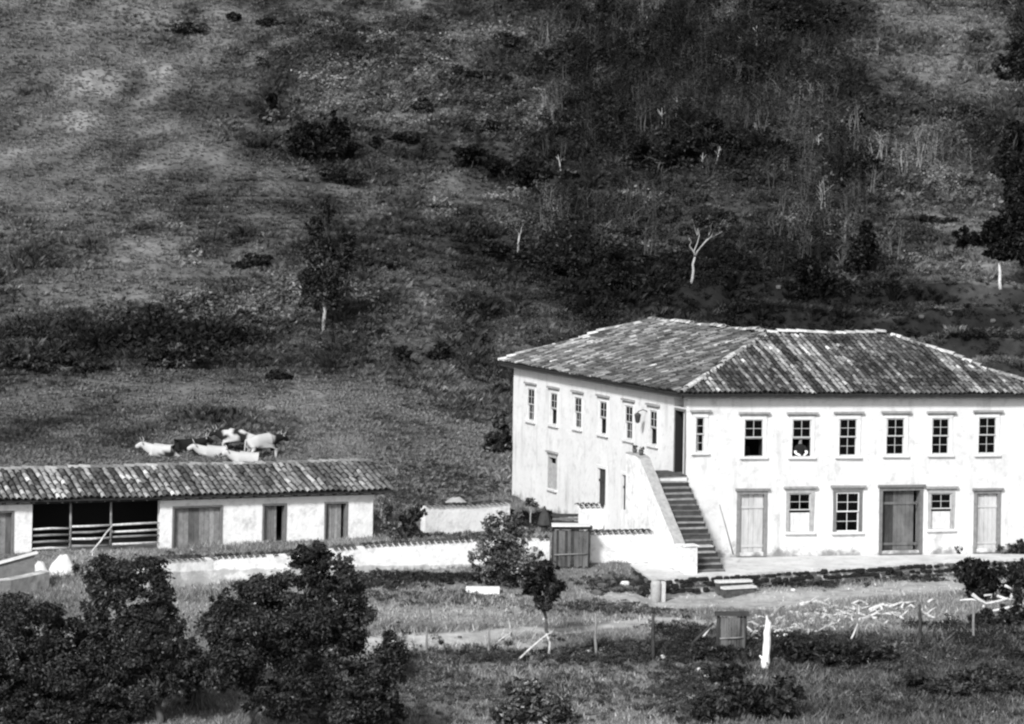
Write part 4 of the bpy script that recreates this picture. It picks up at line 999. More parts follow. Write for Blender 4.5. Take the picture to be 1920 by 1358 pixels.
low_wall('garden_wall', [b0, b1], [.95, .95], 'stub of white wall under a little tile cap beside the house', th=.8, seed=17)

# ------------------------------------------------------------------ stable
zE = 2.05
sl = PZ(0, 941, zE); sr = PZ(724, 921, zE)
sd_ = Vector((sr.x - sl.x, sr.y - sl.y, 0)).normalized(); snr = Vector((sd_.y, -sd_.x, 0))
oh = .38
SA = sl - snr * oh - sd_ * 3.6; SB = PZ(706, 925, zE) ; SB = sr - snr * oh - sd_ * .40
SA.z = SB.z = 0
stable = empty('stable', SB, 'low white stable with barrel tile roof and a fenced open bay', 'stable')
frS, dS, nS, LS = wall_frame((SA.x, SA.y), (SB.x, SB.y))
SO = [(-30, 24, 960, 1045, 'stable'), (60, 300, 944, 1046, 'bay'), (324, 415, 950, 1042, 'stable'), (493, 535, 946, 1034, 'stable'), (609, 650, 943, 1030, 'stable')]
opS = [list(opening((SA.x, SA.y), dS, nS, *o[:4])) for o in SO]
for o in opS: o[2] = -.02
opS[1][2] = -.25; opS[1][3] = zE - .10
for o in opS[2:]: o[3] = min(o[3], zE - .16)
make_wall('wall', (SA.x, SA.y), (SB.x, SB.y), [tuple(o) for o in opS], False, -1.0, zE + .08, .35, 'whitewash', stable)
SBb = SB - snr * 5.2; SAb = SA - snr * 5.2
make_wall('wall', (SB.x, SB.y), (SBb.x, SBb.y), [], False, -1.0, zE + .08, .35, 'whitewash', stable, ends=(.36, 0))
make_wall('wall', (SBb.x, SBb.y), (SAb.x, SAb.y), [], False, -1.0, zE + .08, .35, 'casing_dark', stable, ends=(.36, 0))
b = MB(); b.box(frS, 1.0, LS - .5, -.3, zE + .2, -3.2, -3.0); b.build('dark_backing', 'room_shade', stable)  # near-black backing added to keep the bay dark
for k in (0, 2, 3, 4): door(frS, tuple(opS[k]), 'stable', stable, planks=9 if k == 2 else 5, cover={3: .66, 4: .82}.get(k, 1.0))
s0, s1, z0, z1 = opS[1]
bm_ = MB(); bm_.box(frS, s0 - .3, s1 + .3, zE - .10, zE + .02, -.28, .03, .01); bm_.build('beam', 'wood', stable)
zR = 2.93; hw = 2.6
Rl = SA - snr * hw - sd_ * .3; Rr = SB - snr * hw + sd_ * .95
El = SA + snr * oh - sd_ * .3; Er = SB + snr * oh + sd_ * .66
Bl = SAb - snr * oh - sd_ * .3; Br = SBb - snr * oh + sd_ * .95
spl = [[v3(El, zE - .0), v3(Er, zE - .0), v3(Rr, zR), v3(Rl, zR)], [v3(Br, zE), v3(Bl, zE), v3(Rl, zR), v3(Rr, zR)]]
mb = MB()
for pl in spl: mb.add(pl + [p - Vector((0, 0, .06)) for p in pl], [(0, 1, 2, 3), (7, 6, 5, 4), (0, 4, 5, 1), (1, 5, 6, 2), (3, 2, 6, 7), (0, 3, 7, 4)])
sroof = mb.build('roof', 'tile_bed', stable)
mb = MB(); mb.add([v3(SB, zE + .08), v3(SBb, zE + .08), v3(Rr - sd_ * .96, zR - .07)], [(0, 1, 2)]); mb.build('gable', 'whitewash', stable)
f2 = frame((El.x, El.y, 0), dS, nS); mb = MB(); Ls = (Er - El).length
for k in range(int(Ls / .55)): mb.box(f2, .2 + k * .55, .28 + k * .55, zE - .12, zE - .062, -.6, -.03, .008)
mb.box(f2, .05, Ls - .05, zE - .15, zE - .125, -.3, -.22, .0); mb.build('rafter_ends', 'wood_dark', sroof)
LV2 = [.06 * (.62 / .06) ** (k / 9) for k in range(10)]
TM2 = tone_levels(.06, .62, 10, .50, .098, .078)
def toneS(i, j, a, b):
    r = np.random.default_rng(i * 13 + 5).random(); base = .07 + .26 * r ** 2 + .14 * (1 - min(1, j / 3)) * .3
    if a > 13: base *= 1.25
    return base * math.exp(random.gauss(0, .28 if a > 12 else .5))
rest = []
O = spl[0]
# only the part of the slope inside the picture is laid tile by tile as objects
rest += lay_tiles(spl[0], .25, .42, toneS, True, sroof, TM2, LV2)
rest += lay_tiles(spl[1], .25, .42, toneS, False, sroof, TM2, LV2)
join_tiles(rest, TM2[5], 'tile_field', sroof)
def ridge2(p, q):
    d = (q - p); n = int(d.length / .45); d.normalize(); off = root_loc(sroof); x = d.cross(Vector((0, 0, 1))).normalized(); z = x.cross(d)
    for i in range(n):
        c = p + d * (i * .45) + z * random.uniform(.0, .04); o = link('ridge_tile', random.choice(RM[:4]), None, sroof)
        o.matrix_local = Matrix(((x.x, d.x, z.x, c.x - off.x), (x.y, d.y, z.y, c.y - off.y), (x.z, d.z, z.z, c.z - off.z), (0, 0, 0, 1)))
ridge2(v3(Rl, zR), v3(Rr, zR))
# pole fence closing the bay
pf = empty('pole_fence', frS((s0 + s1) / 2, 0, -.15), 'fence of pale horizontal poles closing the dark stable bay', 'fence')
for fx in (.30, .615):
    b = MB(); x = s0 + (s1 - s0) * fx; b.tube([frS(x, -.3, -.12), frS(x + .02, 1.0, -.12), frS(x, zE - .11, -.12)], [.05, .045, .045], 7, wob=.1); b.build('post', 'wood', pf, True)
segs = [(s0 + .02, s0 + (s1 - s0) * .30 - .06), (s0 + (s1 - s0) * .30 + .06, s0 + (s1 - s0) * .615 - .06), (s0 + (s1 - s0) * .615 + .06, s1 - .02)]
for k, (a, c) in enumerate(segs):
    for r in range(4):
        z = .20 + r * .245 + random.uniform(-.03, .03) + .03 * k
        b = MB(); b.tube([frS(a, z, -.08), frS((a + c) / 2, z + random.uniform(-.03, .03), -.06), frS(c, z + random.uniform(-.04, .04), -.08)], [.042, .05, .04], 6, wob=.15); b.build('rail', 'wood_pale' if r == 3 or random.random() < .3 else 'wood', pf, True)
bp = empty('leaning_pole', frS(s0 + (s1 - s0) * .40, -.1, .9), 'pale pole leaning across the pole fence of the stable bay', 'pole')
b = MB(); b.tube(wander(frS(s0 + (s1 - s0) * .40, -.15, .55), frS(s0 + (s1 - s0) * .625, 1.0, .05), 4, .015), [.04, .038, .035, .032, .03], 6); b.build('stick', 'wood_pale', bp, True)

# things lying before the stable at the left
def heap(name, px, py, rx, rz, label, cat, mat, tone=1.0, ry=None):
    g = G(px, py); b = MB(); b.tone = tone; n, m = 14, 6; vs_ = [g + Vector((0, 0, rz))]; fc = []
    for j in range(1, m + 1):
        t = j / m
        for i in range(n):
            a = 2 * math.pi * i / n; q = 1 + .22 * float(vnoise(i * .9 + px, j * .8))
            x, y = math.cos(a) * rx * t * q, math.sin(a) * (ry or rx * .8) * t * q
            vs_.append(Vector((g.x + x, g.y + y, g.z + rz * (math.cos(t * math.pi) * .5 + .5) * (1 + .25 * float(vnoise(i * 1.7, j + px))) - .06 * t)))
    fc += [(0, 1 + i, 1 + (i + 1) % n) for i in range(n)]
    for j in range(m - 1):
        for i in range(n): fc.append((1 + j * n + i, 1 + (j + 1) * n + i, 1 + (j + 1) * n + (i + 1) % n, 1 + j * n + (i + 1) % n))
    b.add(vs_, fc); o = b.build(name, mat, None, True); return tag(o, label, cat)
heap('lime_heap', 118, 1072, .75, .62, 'pale heap of lime or sand before the stable', 'heap', 'shutter')
heap('earth_heap', 75, 1076, .6, .45, 'grey earth heap left of the pale heap', 'heap', 'earth')
bp = empty('loose_plank', G(30, 1072), 'pale plank propped up at the left edge before the stable', 'plank')
q0, q1 = P(-25, 1062, 95.5), P(70, 1036, 96.0); dd = (q1 - q0).normalized(); fq = frame(q0, dd, Vector((dd.y, -dd.x, 0)))
b = MB(); b.box(lambda a, z, o: q0 + dd * a + Vector((0, 0, z)) + Vector((dd.y, -dd.x, 0)) * o, 0, (q1 - q0).length, -.03, .03, -.2, .2, .01); b.build('board', 'shutter', bp)
b = MB(); b.box(lambda a, z, o: Vector((q0.x, q0.y, 0)) + dd * a + Vector((0, 0, z)) + Vector((dd.y, -dd.x, 0)) * o, .2, (q1 - q0).length - .1, -.6, q0.z - .05, -.15, .12, .02); b.build('support', 'casing_dark', bp)

# ------------------------------------------------------------------ gates, posts and poles
def stick_gate(name, x0, x1, y0, y1, label, n=9, roofed=False, tone='wood'):
    g = G((x0 + x1) / 2, y1); D = g.y; root = empty(name, g, label, 'gate')
    s = 1 / F * D; w_ = (x1 - x0) * s; h = (y1 - y0) * s
    fr = frame((g.x - w_ / 2, g.y, g.z), (1, .12, 0), (0, -1, 0))
    for x in (0, w_):
        b = MB(); b.tube([fr(x, -.3, 0), fr(x + random.uniform(-.02, .02), h * .6, 0), fr(x, h + .08, 0)], [.06, .055, .05], 7, wob=.15); b.build('post', 'wood_dark', root, True)
    for i in range(n):
        a = w_ * (i + .5) / n; b = MB(); b.box(fr, a - w_ / n * .42, a + w_ / n * .42, .05 + random.uniform(0, .1), h - random.uniform(.04, .16), .03, .055, .02); b.build('slat', random.choice([tone, tone, 'wood_dark', 'door_grey']), root)
    b = MB(); b.box(fr, -.12, w_ + .12, h - .05, h + .06, -.12, .14, .02); b.build('head_beam', 'wood_dark', root)
    b = MB(); b.tube([fr(.05, h * .35, .08), fr(w_ - .05, h * .38, .08)], [.03, .03], 6); b.build('cross_bar', 'wood', root, True)
    if roofed:
        b = MB(); b.box(fr, -.05, w_ + .05, h + .065, h + .11, -.45, .25, .015); b.build('top_board', 'casing', root)
    return root
stick_gate('wooden_gate', 1036, 1103, 990, 1068, 'tall weathered plank gate with flat top between the yard walls', 12, True, 'door_grey')
stick_gate('stick_gate', 1346, 1396, 1152, 1222, 'rough gate of upright sticks beside the white stump', 10, False, 'door_grey')
def lump(root, name, c, r, mat, n=10, m=6, sq=.8):
    b = MB(); vs_ = []; fc = []
    for j in range(m + 1):
        ph_ = math.pi * j / m
        for i in range(n):
            a = 2 * math.pi * i / n; q = 1 + random.uniform(-.08, .08)
            vs_.append(Vector(c) + Vector((math.sin(ph_) * math.cos(a) * r * q, math.sin(ph_) * math.sin(a) * r * q, math.cos(ph_) * r * sq)))
    for j in range(m):
        for i in range(n): fc.append((j * n + i, j * n + (i + 1) % n, (j + 1) * n + (i + 1) % n, (j + 1) * n + i))
    b.add(vs_, fc); return b.build(name, mat, root, True)
# pointed dark hood on a post behind the gate
g = G(1020, 1000); hood = empty('pointed_hood', g, 'small black pointed roof on a post behind the wooden gate', 'shelter')
t0 = P(1021, 950, g.y); b = MB(); b.tube([t0 + Vector((0, 0, .02)), P(1021, 966, g.y), P(1021, 984, g.y)], [.03, .2, .3], 8); b.build('roof', 'wood_dark', hood)
b = MB(); b.tube([g - Vector((0, 0, .2)), P(1021, 985, g.y)], [.14, .14], 8); b.build('post', 'wood_dark', hood)
g = G(1065, 1000); lean = empty('lean_to', g, 'low dark board lean to behind the wooden gate', 'shed')
fr = frame(P(1036, 980, g.y), (1, .15, 0), (0, -1, 0))
for k in range(3):
    b = MB(); b.box(fr, 0, 1.05, -.06 + .14 * k, .05 + .14 * k, -.12 * k, .03 - .12 * k, .02); b.build('board', 'wood_dark' if k != 1 else 'casing_dark', lean)
b = MB(); b.box(fr, .02, 1.0, -.5, -.07, -.3, -.02, .01); b.build('base', 'casing_dark', lean)
for x0, y0, r, lab in ((958, 958, .13, 'round black pot shape on the ground left of the thin young tree'), (985, 962, .11, 'smaller round black bush shape under the thin young tree')):
    tree('shrub', (x0, y0 + 12), [(x0, y0, r / g.y * F, r / g.y * F * .9)], lab.replace('pot shape on the ground', 'shrub').replace('bush shape', 'shrub'), 'shrub', 260, .05, .008, .015)

def post(px, y0, y1, r, label, mat, lean=0, name='fence_post', top=True):
    g = G(px, y1); root = empty(name, g, label, 'post', 'posts of the wire fence' if name == 'fence_post' else None)
    t = P(px + lean, y0, g.y); b = MB(); b.tube(wander(g - Vector((0, 0, .2)), t, 4, .01), [r * 1.1, r, r, r * .95, r * .8], 8, wob=.12); b.build('shaft', mat, root, True)
    return root
for a in [(1225, 1152, 1236, .055, 'dark fence post left of the stick gate', 'wood_dark'), (1117, 1150, 1232, .045, 'grey fence post with a pale foot on the grass bank', 'wood'),
          (917, 1182, 1228, .04, 'thin grey fence post left of the splayed tree', 'wood'), (1607, 1132, 1206, .035, 'thin grey fence post amid the pale branches', 'wood'),
          (1725, 1134, 1206, .06, 'thick dark fence post before the end of the track', 'wood_dark'), (1825, 1126, 1202, .045, 'grey fence post under the fallen crown', 'wood'), (800, 1175, 1228, .035, 'thin pale fence post on the light path', 'wood')]:
    post(*a)
g = G(1437, 1256)
root = empty('white_stump', g, 'tall bright white broken tree stump beside the stick gate', 'stump')
D = g.y; b = MB()
pts = [P(1434, 1264, D), P(1434, 1250, D), P(1435, 1240, D), P(1436, 1228, D), P(1437, 1214, D), P(1438, 1200, D), P(1438, 1188, D), P(1440, 1176, D), P(1441, 1168, D), P(1438, 1160, D), P(1438, 1153, D)]
b.tube(pts, [.10, .135, .14, .115, .125, .105, .115, .09, .085, .035, .01], 11, wob=.22); b.build('trunk', 'white_wood', root, True)
b = MB(); b.tube([P(1430, 1236, D), P(1424, 1229, D)], [.06, .02], 6); b.build('snag', 'white_wood', root, True)

def pole(name, pts, r, label, cat, mat, D=None, group=None):
    g = G(*pts[0]); Dd = D or g.y; b = MB(); q = [P(x, y, Dd) for x, y in pts]
    if D is None: q[0] = g
    root = empty(name, q[0], label, cat, group)
    n = len(q); b.tube(q, [r * (1 - .5 * i / max(1, n - 1)) for i in range(n)], 7, wob=.12); b.build('stem', mat, root, True); return root
pole('leaning_pole', [(969, 1241), (990, 1220), (1018, 1196), (1036, 1184)], .04, 'pale bent pole leaning on the small splayed tree', 'pole', 'wood_pale')
pole('leaning_pole', [(1029, 1232), (1031, 1205), (1024, 1188)], .05, 'short pale prop under the small splayed tree', 'pole', 'wood_pale')
pole('leaning_pole', [(1592, 1208), (1600, 1190), (1608, 1170)], .04, 'short white stick leaning on the thin post amid the branches', 'pole', 'wood_pale')
pole('leaning_pole', [(1375, 1040), (1362, 992), (1349, 946)], .03, 'long thin pole leaning on the house wall beside the stair', 'pole', 'wood', D=101.6)
pole('leaning_pole', [(1290, 1216), (1310, 1195), (1338, 1168)], .07, 'dark log leaning on the left of the stick gate', 'pole', 'wood_dark')
pole('leaning_pole', [(1314, 1200), (1322, 1190), (1332, 1176)], .045, 'pale billet leaning on the left of the stick gate', 'pole', 'wood_pale')
pole('leaning_pole', [(925, 1212), (940, 1198), (958, 1186)], .03, 'thin pale stick slanting across the light path', 'pole', 'wood_pale')

# pale branches strewn over the bank
LITTER = []
BR = 'pale branches strewn on the bank'
brs = [[(1452, 1176), (1468, 1160), (1488, 1152), (1520, 1146), (1536, 1152)], [(1440, 1186), (1475, 1172), (1510, 1160), (1540, 1158)], [(1455, 1190), (1490, 1182), (1520, 1186), (1545, 1192)],
       [(1540, 1150), (1556, 1162), (1575, 1172), (1600, 1176)], [(1560, 1150), (1580, 1160), (1612, 1166)], [(1470, 1196), (1500, 1194), (1530, 1200)], [(1448, 1160), (1456, 1148), (1470, 1142)],
       [(1612, 1168), (1628, 1164), (1640, 1152)], [(1632, 1148), (1655, 1139), (1668, 1141), (1690, 1134), (1704, 1136)], [(1682, 1158), (1694, 1164)], [(1730, 1152), (1744, 1158), (1752, 1162)], [(1768, 1152), (1780, 1158), (1785, 1170)],
       [(1500, 1140), (1530, 1132), (1555, 1140)], [(1400, 1186), (1424, 1192)], [(1402, 1206), (1412, 1196)], [(1570, 1140), (1600, 1148), (1632, 1142)], [(1510, 1170), (1540, 1176), (1566, 1180)]]
bl = ['forked pale branch arching right of the white stump', 'long pale branch straight right of the white stump', 'sinuous pale branch low behind the bush by the stump', 'thick white branch sloping down to the thin post',
      'second white branch ending at the thin post', 'lowest pale branch above the dark bush', 'short pale twig rising behind the stump top', 'pale branch right of the thin post', 'long thin pale branch along the edge of the track',
      'short white billet left of the thick dark post', 'short white billet right of the thick dark post', 'bent white branch between the two right posts', 'thin arched twig at the top of the branch litter', 'short pale stick right of the stick gate',
      'short pale stick slanting at the stick gate foot', 'thin wavy twig above the thin post', 'thin pale twig in the middle of the litter']
for k, pts in enumerate(brs):
    q = [G(x, y) + Vector((0, 0, random.uniform(.03, .10))) for x, y in pts]
    root = empty('fallen_branch', q[0], bl[k], 'branch', BR); b = MB(); r = random.uniform(.055, .10)
    b.tube(q, [r * (1 - .55 * i / (len(q) - 1)) for i in range(len(q))], 7, wob=.15)
    for j in range(2):
        i = random.randrange(0, len(q) - 1); a = q[i].lerp(q[i + 1], .5); b.tube(wander(a, a + Vector((random.uniform(-.4, .4), random.uniform(-.5, .3), random.uniform(.05, .3))), 2, .1), [r * .5, r * .35, r * .12], 5)
    b.build('limb', 'wood_pale', root, True)
ft = G(1895, 1150); root = empty('fallen_tree', ft, 'bleached fallen tree crown with forking limbs at the right edge', 'fallen tree')
D = ft.y
for pts, r in (([(1920, 1132), (1890, 1140), (1860, 1146), (1845, 1150)], .06), ([(1823, 1115), (1835, 1124), (1848, 1132), (1870, 1128), (1890, 1122)], .07), ([(1906, 1096), (1902, 1110), (1896, 1122)], .12), ([(1884, 1098), (1896, 1104), (1903, 1112)], .05),
               ([(1800, 1126), (1822, 1124), (1838, 1128)], .04), ([(1846, 1130), (1842, 1145), (1835, 1156)], .05), ([(1915, 1134), (1920, 1150), (1912, 1165)], .05), ([(1870, 1118), (1888, 1124), (1905, 1124)], .06), ([(1845, 1117), (1860, 1115), (1858, 1122)], .04)):
    b = MB(); b.tube([P(x, y, D + random.uniform(-.2, .2)) for x, y in pts], [r * (1 - .4 * i / (len(pts) - 1)) for i in range(len(pts))], 7, wob=.12); b.build('limb', 'wood_pale', root, True)

for k in range(110):
    px_, py_ = random.choice([(1500, 1172), (1540, 1165), (1590, 1160), (1470, 1185), (1640, 1150)]); px_ += random.gauss(0, 42); py_ += random.gauss(0, 11)
    g = G(px_, py_); a_ = random.uniform(0, 3.14); L_ = random.uniform(.25, .8); dv = Vector((math.cos(a_) * L_, math.sin(a_) * L_, 0)); e_ = onground(g.x + dv.x, g.y + dv.y, .06)
    LITTER.append([g + Vector((0, 0, .05)), g.lerp(e_, .5) + Vector((0, 0, random.uniform(.03, .15))), e_, random.uniform(.025, .065)])
b = MB()
for q0_, q1_, q2_, r_ in LITTER: b.tube([q0_, q1_, q2_], [r_, r_ * .8, r_ * .4], 5, wob=.15)
tag(b.build('wood_litter', 'wood_pale', None, True), 'broken pale sticks littering the bank between the branches', 'litter', kind='stuff')
# white trough slab, stones
g = G(905, 1112); root = empty('white_slab', g, 'long white stone slab lying on the grass before the round tree', 'slab')
b = MB(); b.box(frame(g, Vector((1, .06, 0)).normalized(), (0, -1, 0)), -.62, .62, -.08, .22, -.22, .2, .025); b.build('block', 'white_wood', root)
stones = [(516, 1101, 'W'), (287, 1145, 'W'), (540, 1185, 'W'), (1330, 1105, 'G'), (1311, 1258, 'W'), (1326, 1272, 'W'), (1369, 1260, 'W'), (1487, 1108, 'W'), (1496, 1086, 'W'), (1520, 1084, 'W'), (1540, 1086, 'W'), (1566, 1082, 'W'), (1588, 1080, 'W'), (1600, 1078, 'G'), (1640, 1072, 'W'), (1656, 1074, 'G'), (1680, 1074, 'W'), (1700, 1077, 'W'),
          (1244, 1234, 'W'), (1235, 1225, 'G'), (1105, 1225, 'W'), (1103, 1232, 'G'), (1294, 1315, 'W'), (1300, 1330, 'W'), (1120, 1316, 'G'), (975, 1312, 'W'), (1000, 1315, 'G'), (940, 1200, 'G'), (556, 575, 'G'), (170, 552, 'G'), (190, 482, 'G'), (175, 492, 'G'), (258, 646, 'G'), (1498, 488, 'G'), (1728, 596, 'G'), (1780, 590, 'G'), (1862, 604, 'G'), (1460, 540, 'G'),
          (1130, 1103, 'G'), (1150, 1098, 'G'), (1172, 1100, 'W'), (1190, 1092, 'G'), (1206, 1100, 'G'), (1160, 1110, 'G'), (1120, 1116, 'G'), (1140, 1090, 'G'), (1158, 1086, 'G'), (1180, 1106, 'G'), (1195, 1108, 'G'), (1200, 1084, 'G'), (840, 950, 'G'), (760, 985, 'W')]
stone_rows = {}
for k, (px, py, c) in enumerate(stones):
    g = G(px, py); o = link('loose_stone', random.choice(SW if c == 'W' else SG), None, None)
    sc_ = random.uniform(.5, .85) if py > 700 else random.uniform(1.2, 1.9)
    if 1100 < px < 1215 and py < 1120: sc_ *= 2.0
    o.matrix_world = Matrix.Translation(g + Vector((0, 0, .05 * sc_))) @ Matrix.Rotation(random.uniform(0, 6), 4, 'Z') @ Matrix.Diagonal((sc_, sc_, sc_ * 1.2, 1))
    where = ('before the far house corner' if px < 850 and 900 < py < 1000 else 'on the hillside left of the house' if py < 700 and px < 1000 else 'on the hillside above the house roof' if py < 700 else 'below the terrace edge' if 1480 < px < 1710 and py < 1115 else 'in the rubble left of the terrace post' if 1110 < px < 1215 and py < 1120 else 'in the foreground grass')
    stone_rows.setdefault((c, where), []).append((px, o))
ORD = ['first', 'second', 'third', 'fourth', 'fifth', 'sixth', 'seventh', 'eighth', 'ninth', 'tenth', 'eleventh', 'twelfth', 'thirteenth', 'fourteenth', 'fifteenth', 'sixteenth']
for (c, where), L_ in stone_rows.items():
    L_.sort(key=lambda q: q[0]); cn = 'white' if c == 'W' else 'grey'
    for k, (px, o) in enumerate(L_):
        tag(o, f'{ORD[k]} {cn} loose stone from the left {where}' if len(L_) > 1 else f'single {cn} loose stone {where}', 'stone', 'loose stones ' + where)
heap('rock_outcrop', 855, 950, 1.1, .40, 'grey bare rock outcrop behind the garden wall', 'rock', 'frame_mid')

# ------------------------------------------------------------------ pots, lantern
for k, (px, lab) in enumerate(((1190, 'left clay flower pot on the landing parapet'), (1202, 'right clay flower pot on the landing parapet'))):
    s_, _z = on_wall(A, dL, nL, px, 858, sw + .2); p = fs_(max(-s_, -1.7), LND + ph + .0, sw + .2)
    root = empty('flower_pot', p, lab, 'pot'); b = MB(); b.tube([p + Vector((0, 0, .035)), p + Vector((0, 0, .16)), p + Vector((0, 0, .19))], [.07, .1, .11], 10); b.build('pot', 'clay', root, True)
    v, q, t = foliage([((p.x, p.y, p.z + .27), (.13, .13, .1))], 120, .04, .06); link('leaves', np_mesh('leaves', v - np.array(p), q, t), 'leaf', root)
s_, z_ = on_wall(A, dL, nL, 1214, 772); p = frL(s_, z_, .0)
root = empty('wall_lantern', p, 'black iron lantern on a bracket beside the stair door', 'lantern')
b = MB(); b.tube([frL(s_, z_, .0), frL(s_, z_ + .08, .2), frL(s_, z_, .42)], .02, 6); b.build('bracket', 'iron', root)
b = MB(); b.tube([frL(s_, z_ - .02, .42), frL(s_, z_ - .1, .42), frL(s_, z_ - .12, .42), frL(s_, z_ - .42, .42), frL(s_, z_ - .46, .42)], [.02, .13, .14, .09, .03], 6); b.build('lamp_case', 'iron', root)

# ------------------------------------------------------------------ skinned bodies: cattle and people
def skin_mesh(verts, edges, radii, root=0, sub=2):
    me = bpy.data.meshes.new('skel'); me.from_pydata(verts, edges, []); ob = bpy.data.objects.new('skel', me); COL.objects.link(ob)
    sk = ob.modifiers.new('s', 'SKIN'); sk.use_smooth_shade = True; sk.branch_smoothing = .4
    for i, r in enumerate(radii):
        me.skin_vertices[0].data[i].radius = r if isinstance(r, tuple) else (r, r); me.skin_vertices[0].data[i].use_root = (i == root)
    ss = ob.modifiers.new('u', 'SUBSURF'); ss.levels = sub; ss.render_levels = sub
    dg = bpy.context.evaluated_depsgraph_get(); out = bpy.data.meshes.new_from_object(ob.evaluated_get(dg))
    bpy.data.objects.remove(ob); return out
def cow(px, py, heading, pose, label, seed, dark, k=1.0):
    g = G(px, py) - Vector((0, 0, .10 if pose != 'stand' else .03))
    if pose == 'stand':
        Vv = [(-.78, 0, 1.08), (-.1, 0, 1.0), (.58, 0, 1.05), (.92, 0, 1.12), (1.12, 0, 1.20), (1.42, 0, .95)]
        R_ = [(.30, .34), (.36, .43), (.30, .38), (.17, .24), (.15, .17), (.10, .10)]
        legs = [[(-.76, s * .19, .72), (-.68, s * .2, .58), (-.86, s * .2, .36), (-.80, s * .2, .02)] for s in (1, -1)] + [[(.58, s * .18, .66), (.60, s * .18, .36), (.58, s * .18, .02)] for s in (1, -1)]
        lr = [[.17, .12, .07, .065]] * 2 + [[.14, .08, .065]] * 2; tail = [(-1.08, 0, 1.1), (-1.14, 0, .45)]
    else:
        Vv = [(-.72, 0, .30), (-.1, .02, .36), (.45, 0, .40), (.72, 0, .56), (.92, 0, .70), (1.2, .05, .50)]
        R_ = [(.36, .34), (.44, .40), (.34, .38), (.18, .24), (.15, .17), (.10, .10)]
        legs = [[(-.56, s * .28, .18), (-.34, s * .38, .06), (-.50, s * .40, .03)] for s in (1, -1)] + [[(.44, s * .24, .18), (.55, s * .28, .05), (.42, s * .28, .03)] for s in (1, -1)]
        lr = [[.17, .10, .06]] * 2 + [[.13, .08, .06]] * 2; tail = [(-.94, .05, .2), (-.8, .3, .06)]
    E = [(0, 1), (1, 2), (2, 3), (3, 4), (4, 5)]
    for l, (pts, rr) in enumerate(zip(legs, lr)):
        prev = 0 if l < 2 else 2
        for p, r in zip(pts, rr): Vv.append(p); R_.append(r); E.append((prev, len(Vv) - 1)); prev = len(Vv) - 1
    prev = 0
    for p, r in zip(tail, (.045, .03)): Vv.append(p); R_.append(r); E.append((prev, len(Vv) - 1)); prev = len(Vv) - 1
    me = skin_mesh(Vv, E, R_, 1, 2)
    co = np.array([v.co for v in me.vertices])
    nz = vnoise(co[:, 0] * 2.1 + seed * 7.3, co[:, 2] * 2.3 + co[:, 1] * 1.1 + seed * 3.1)
    thr = 1 - 2 * dark
    t = np.where(nz > thr, .012, .44)
    if dark > 0: t = np.where((co[:, 0] > .95) & (seed % 2 == 0), .015, t)
    set_tone(me, t); root = empty('cow', g, label, 'cow', 'cattle behind the stable'); root.rotation_euler = (0, 0, math.radians(heading)); root.scale = (k, k, k * .94)
    link('body', me, 'hide', root)
    hx, hz = Vv[4][0], Vv[4][2]
    for s in (1, -1):
        b = MB(); b.tube([(hx - .05, s * .08, hz + .1), (hx - .02, s * .22, hz + .2), (hx + .04, s * .22, hz + .34)], [.022, .017, .006], 6); o = b.build('horn', 'horn', None, True); o.parent = root
        b = MB(); b.tone = .3; b.tube([(hx - .08, s * .1, hz + .05), (hx - .1, s * .22, hz + .06), (hx - .1, s * .3, hz + .02)], [.02, .04, .012], 6); o = b.build('ear', 'hide', None, True); o.parent = root
cow(302, 856, 172, 'lie', 'white lying cow at the left end of the herd', 1, .12)
cow(352, 846, 20, 'lie', 'black cow lying behind the two white ones', 2, .97)
cow(400, 859, 190, 'lie', 'white lying cow in the middle of the herd', 3, .16)
cow(440, 851, 165, 'stand', 'standing cow with black foreparts and white back', 4, .38, .9)
cow(495, 860, 35, 'stand', 'standing white cow with dark head at the right of the herd', 6, .30, .9)
cow(462, 871, 184, 'lie', 'white cow lying nearest to the stable roof', 5, .10)

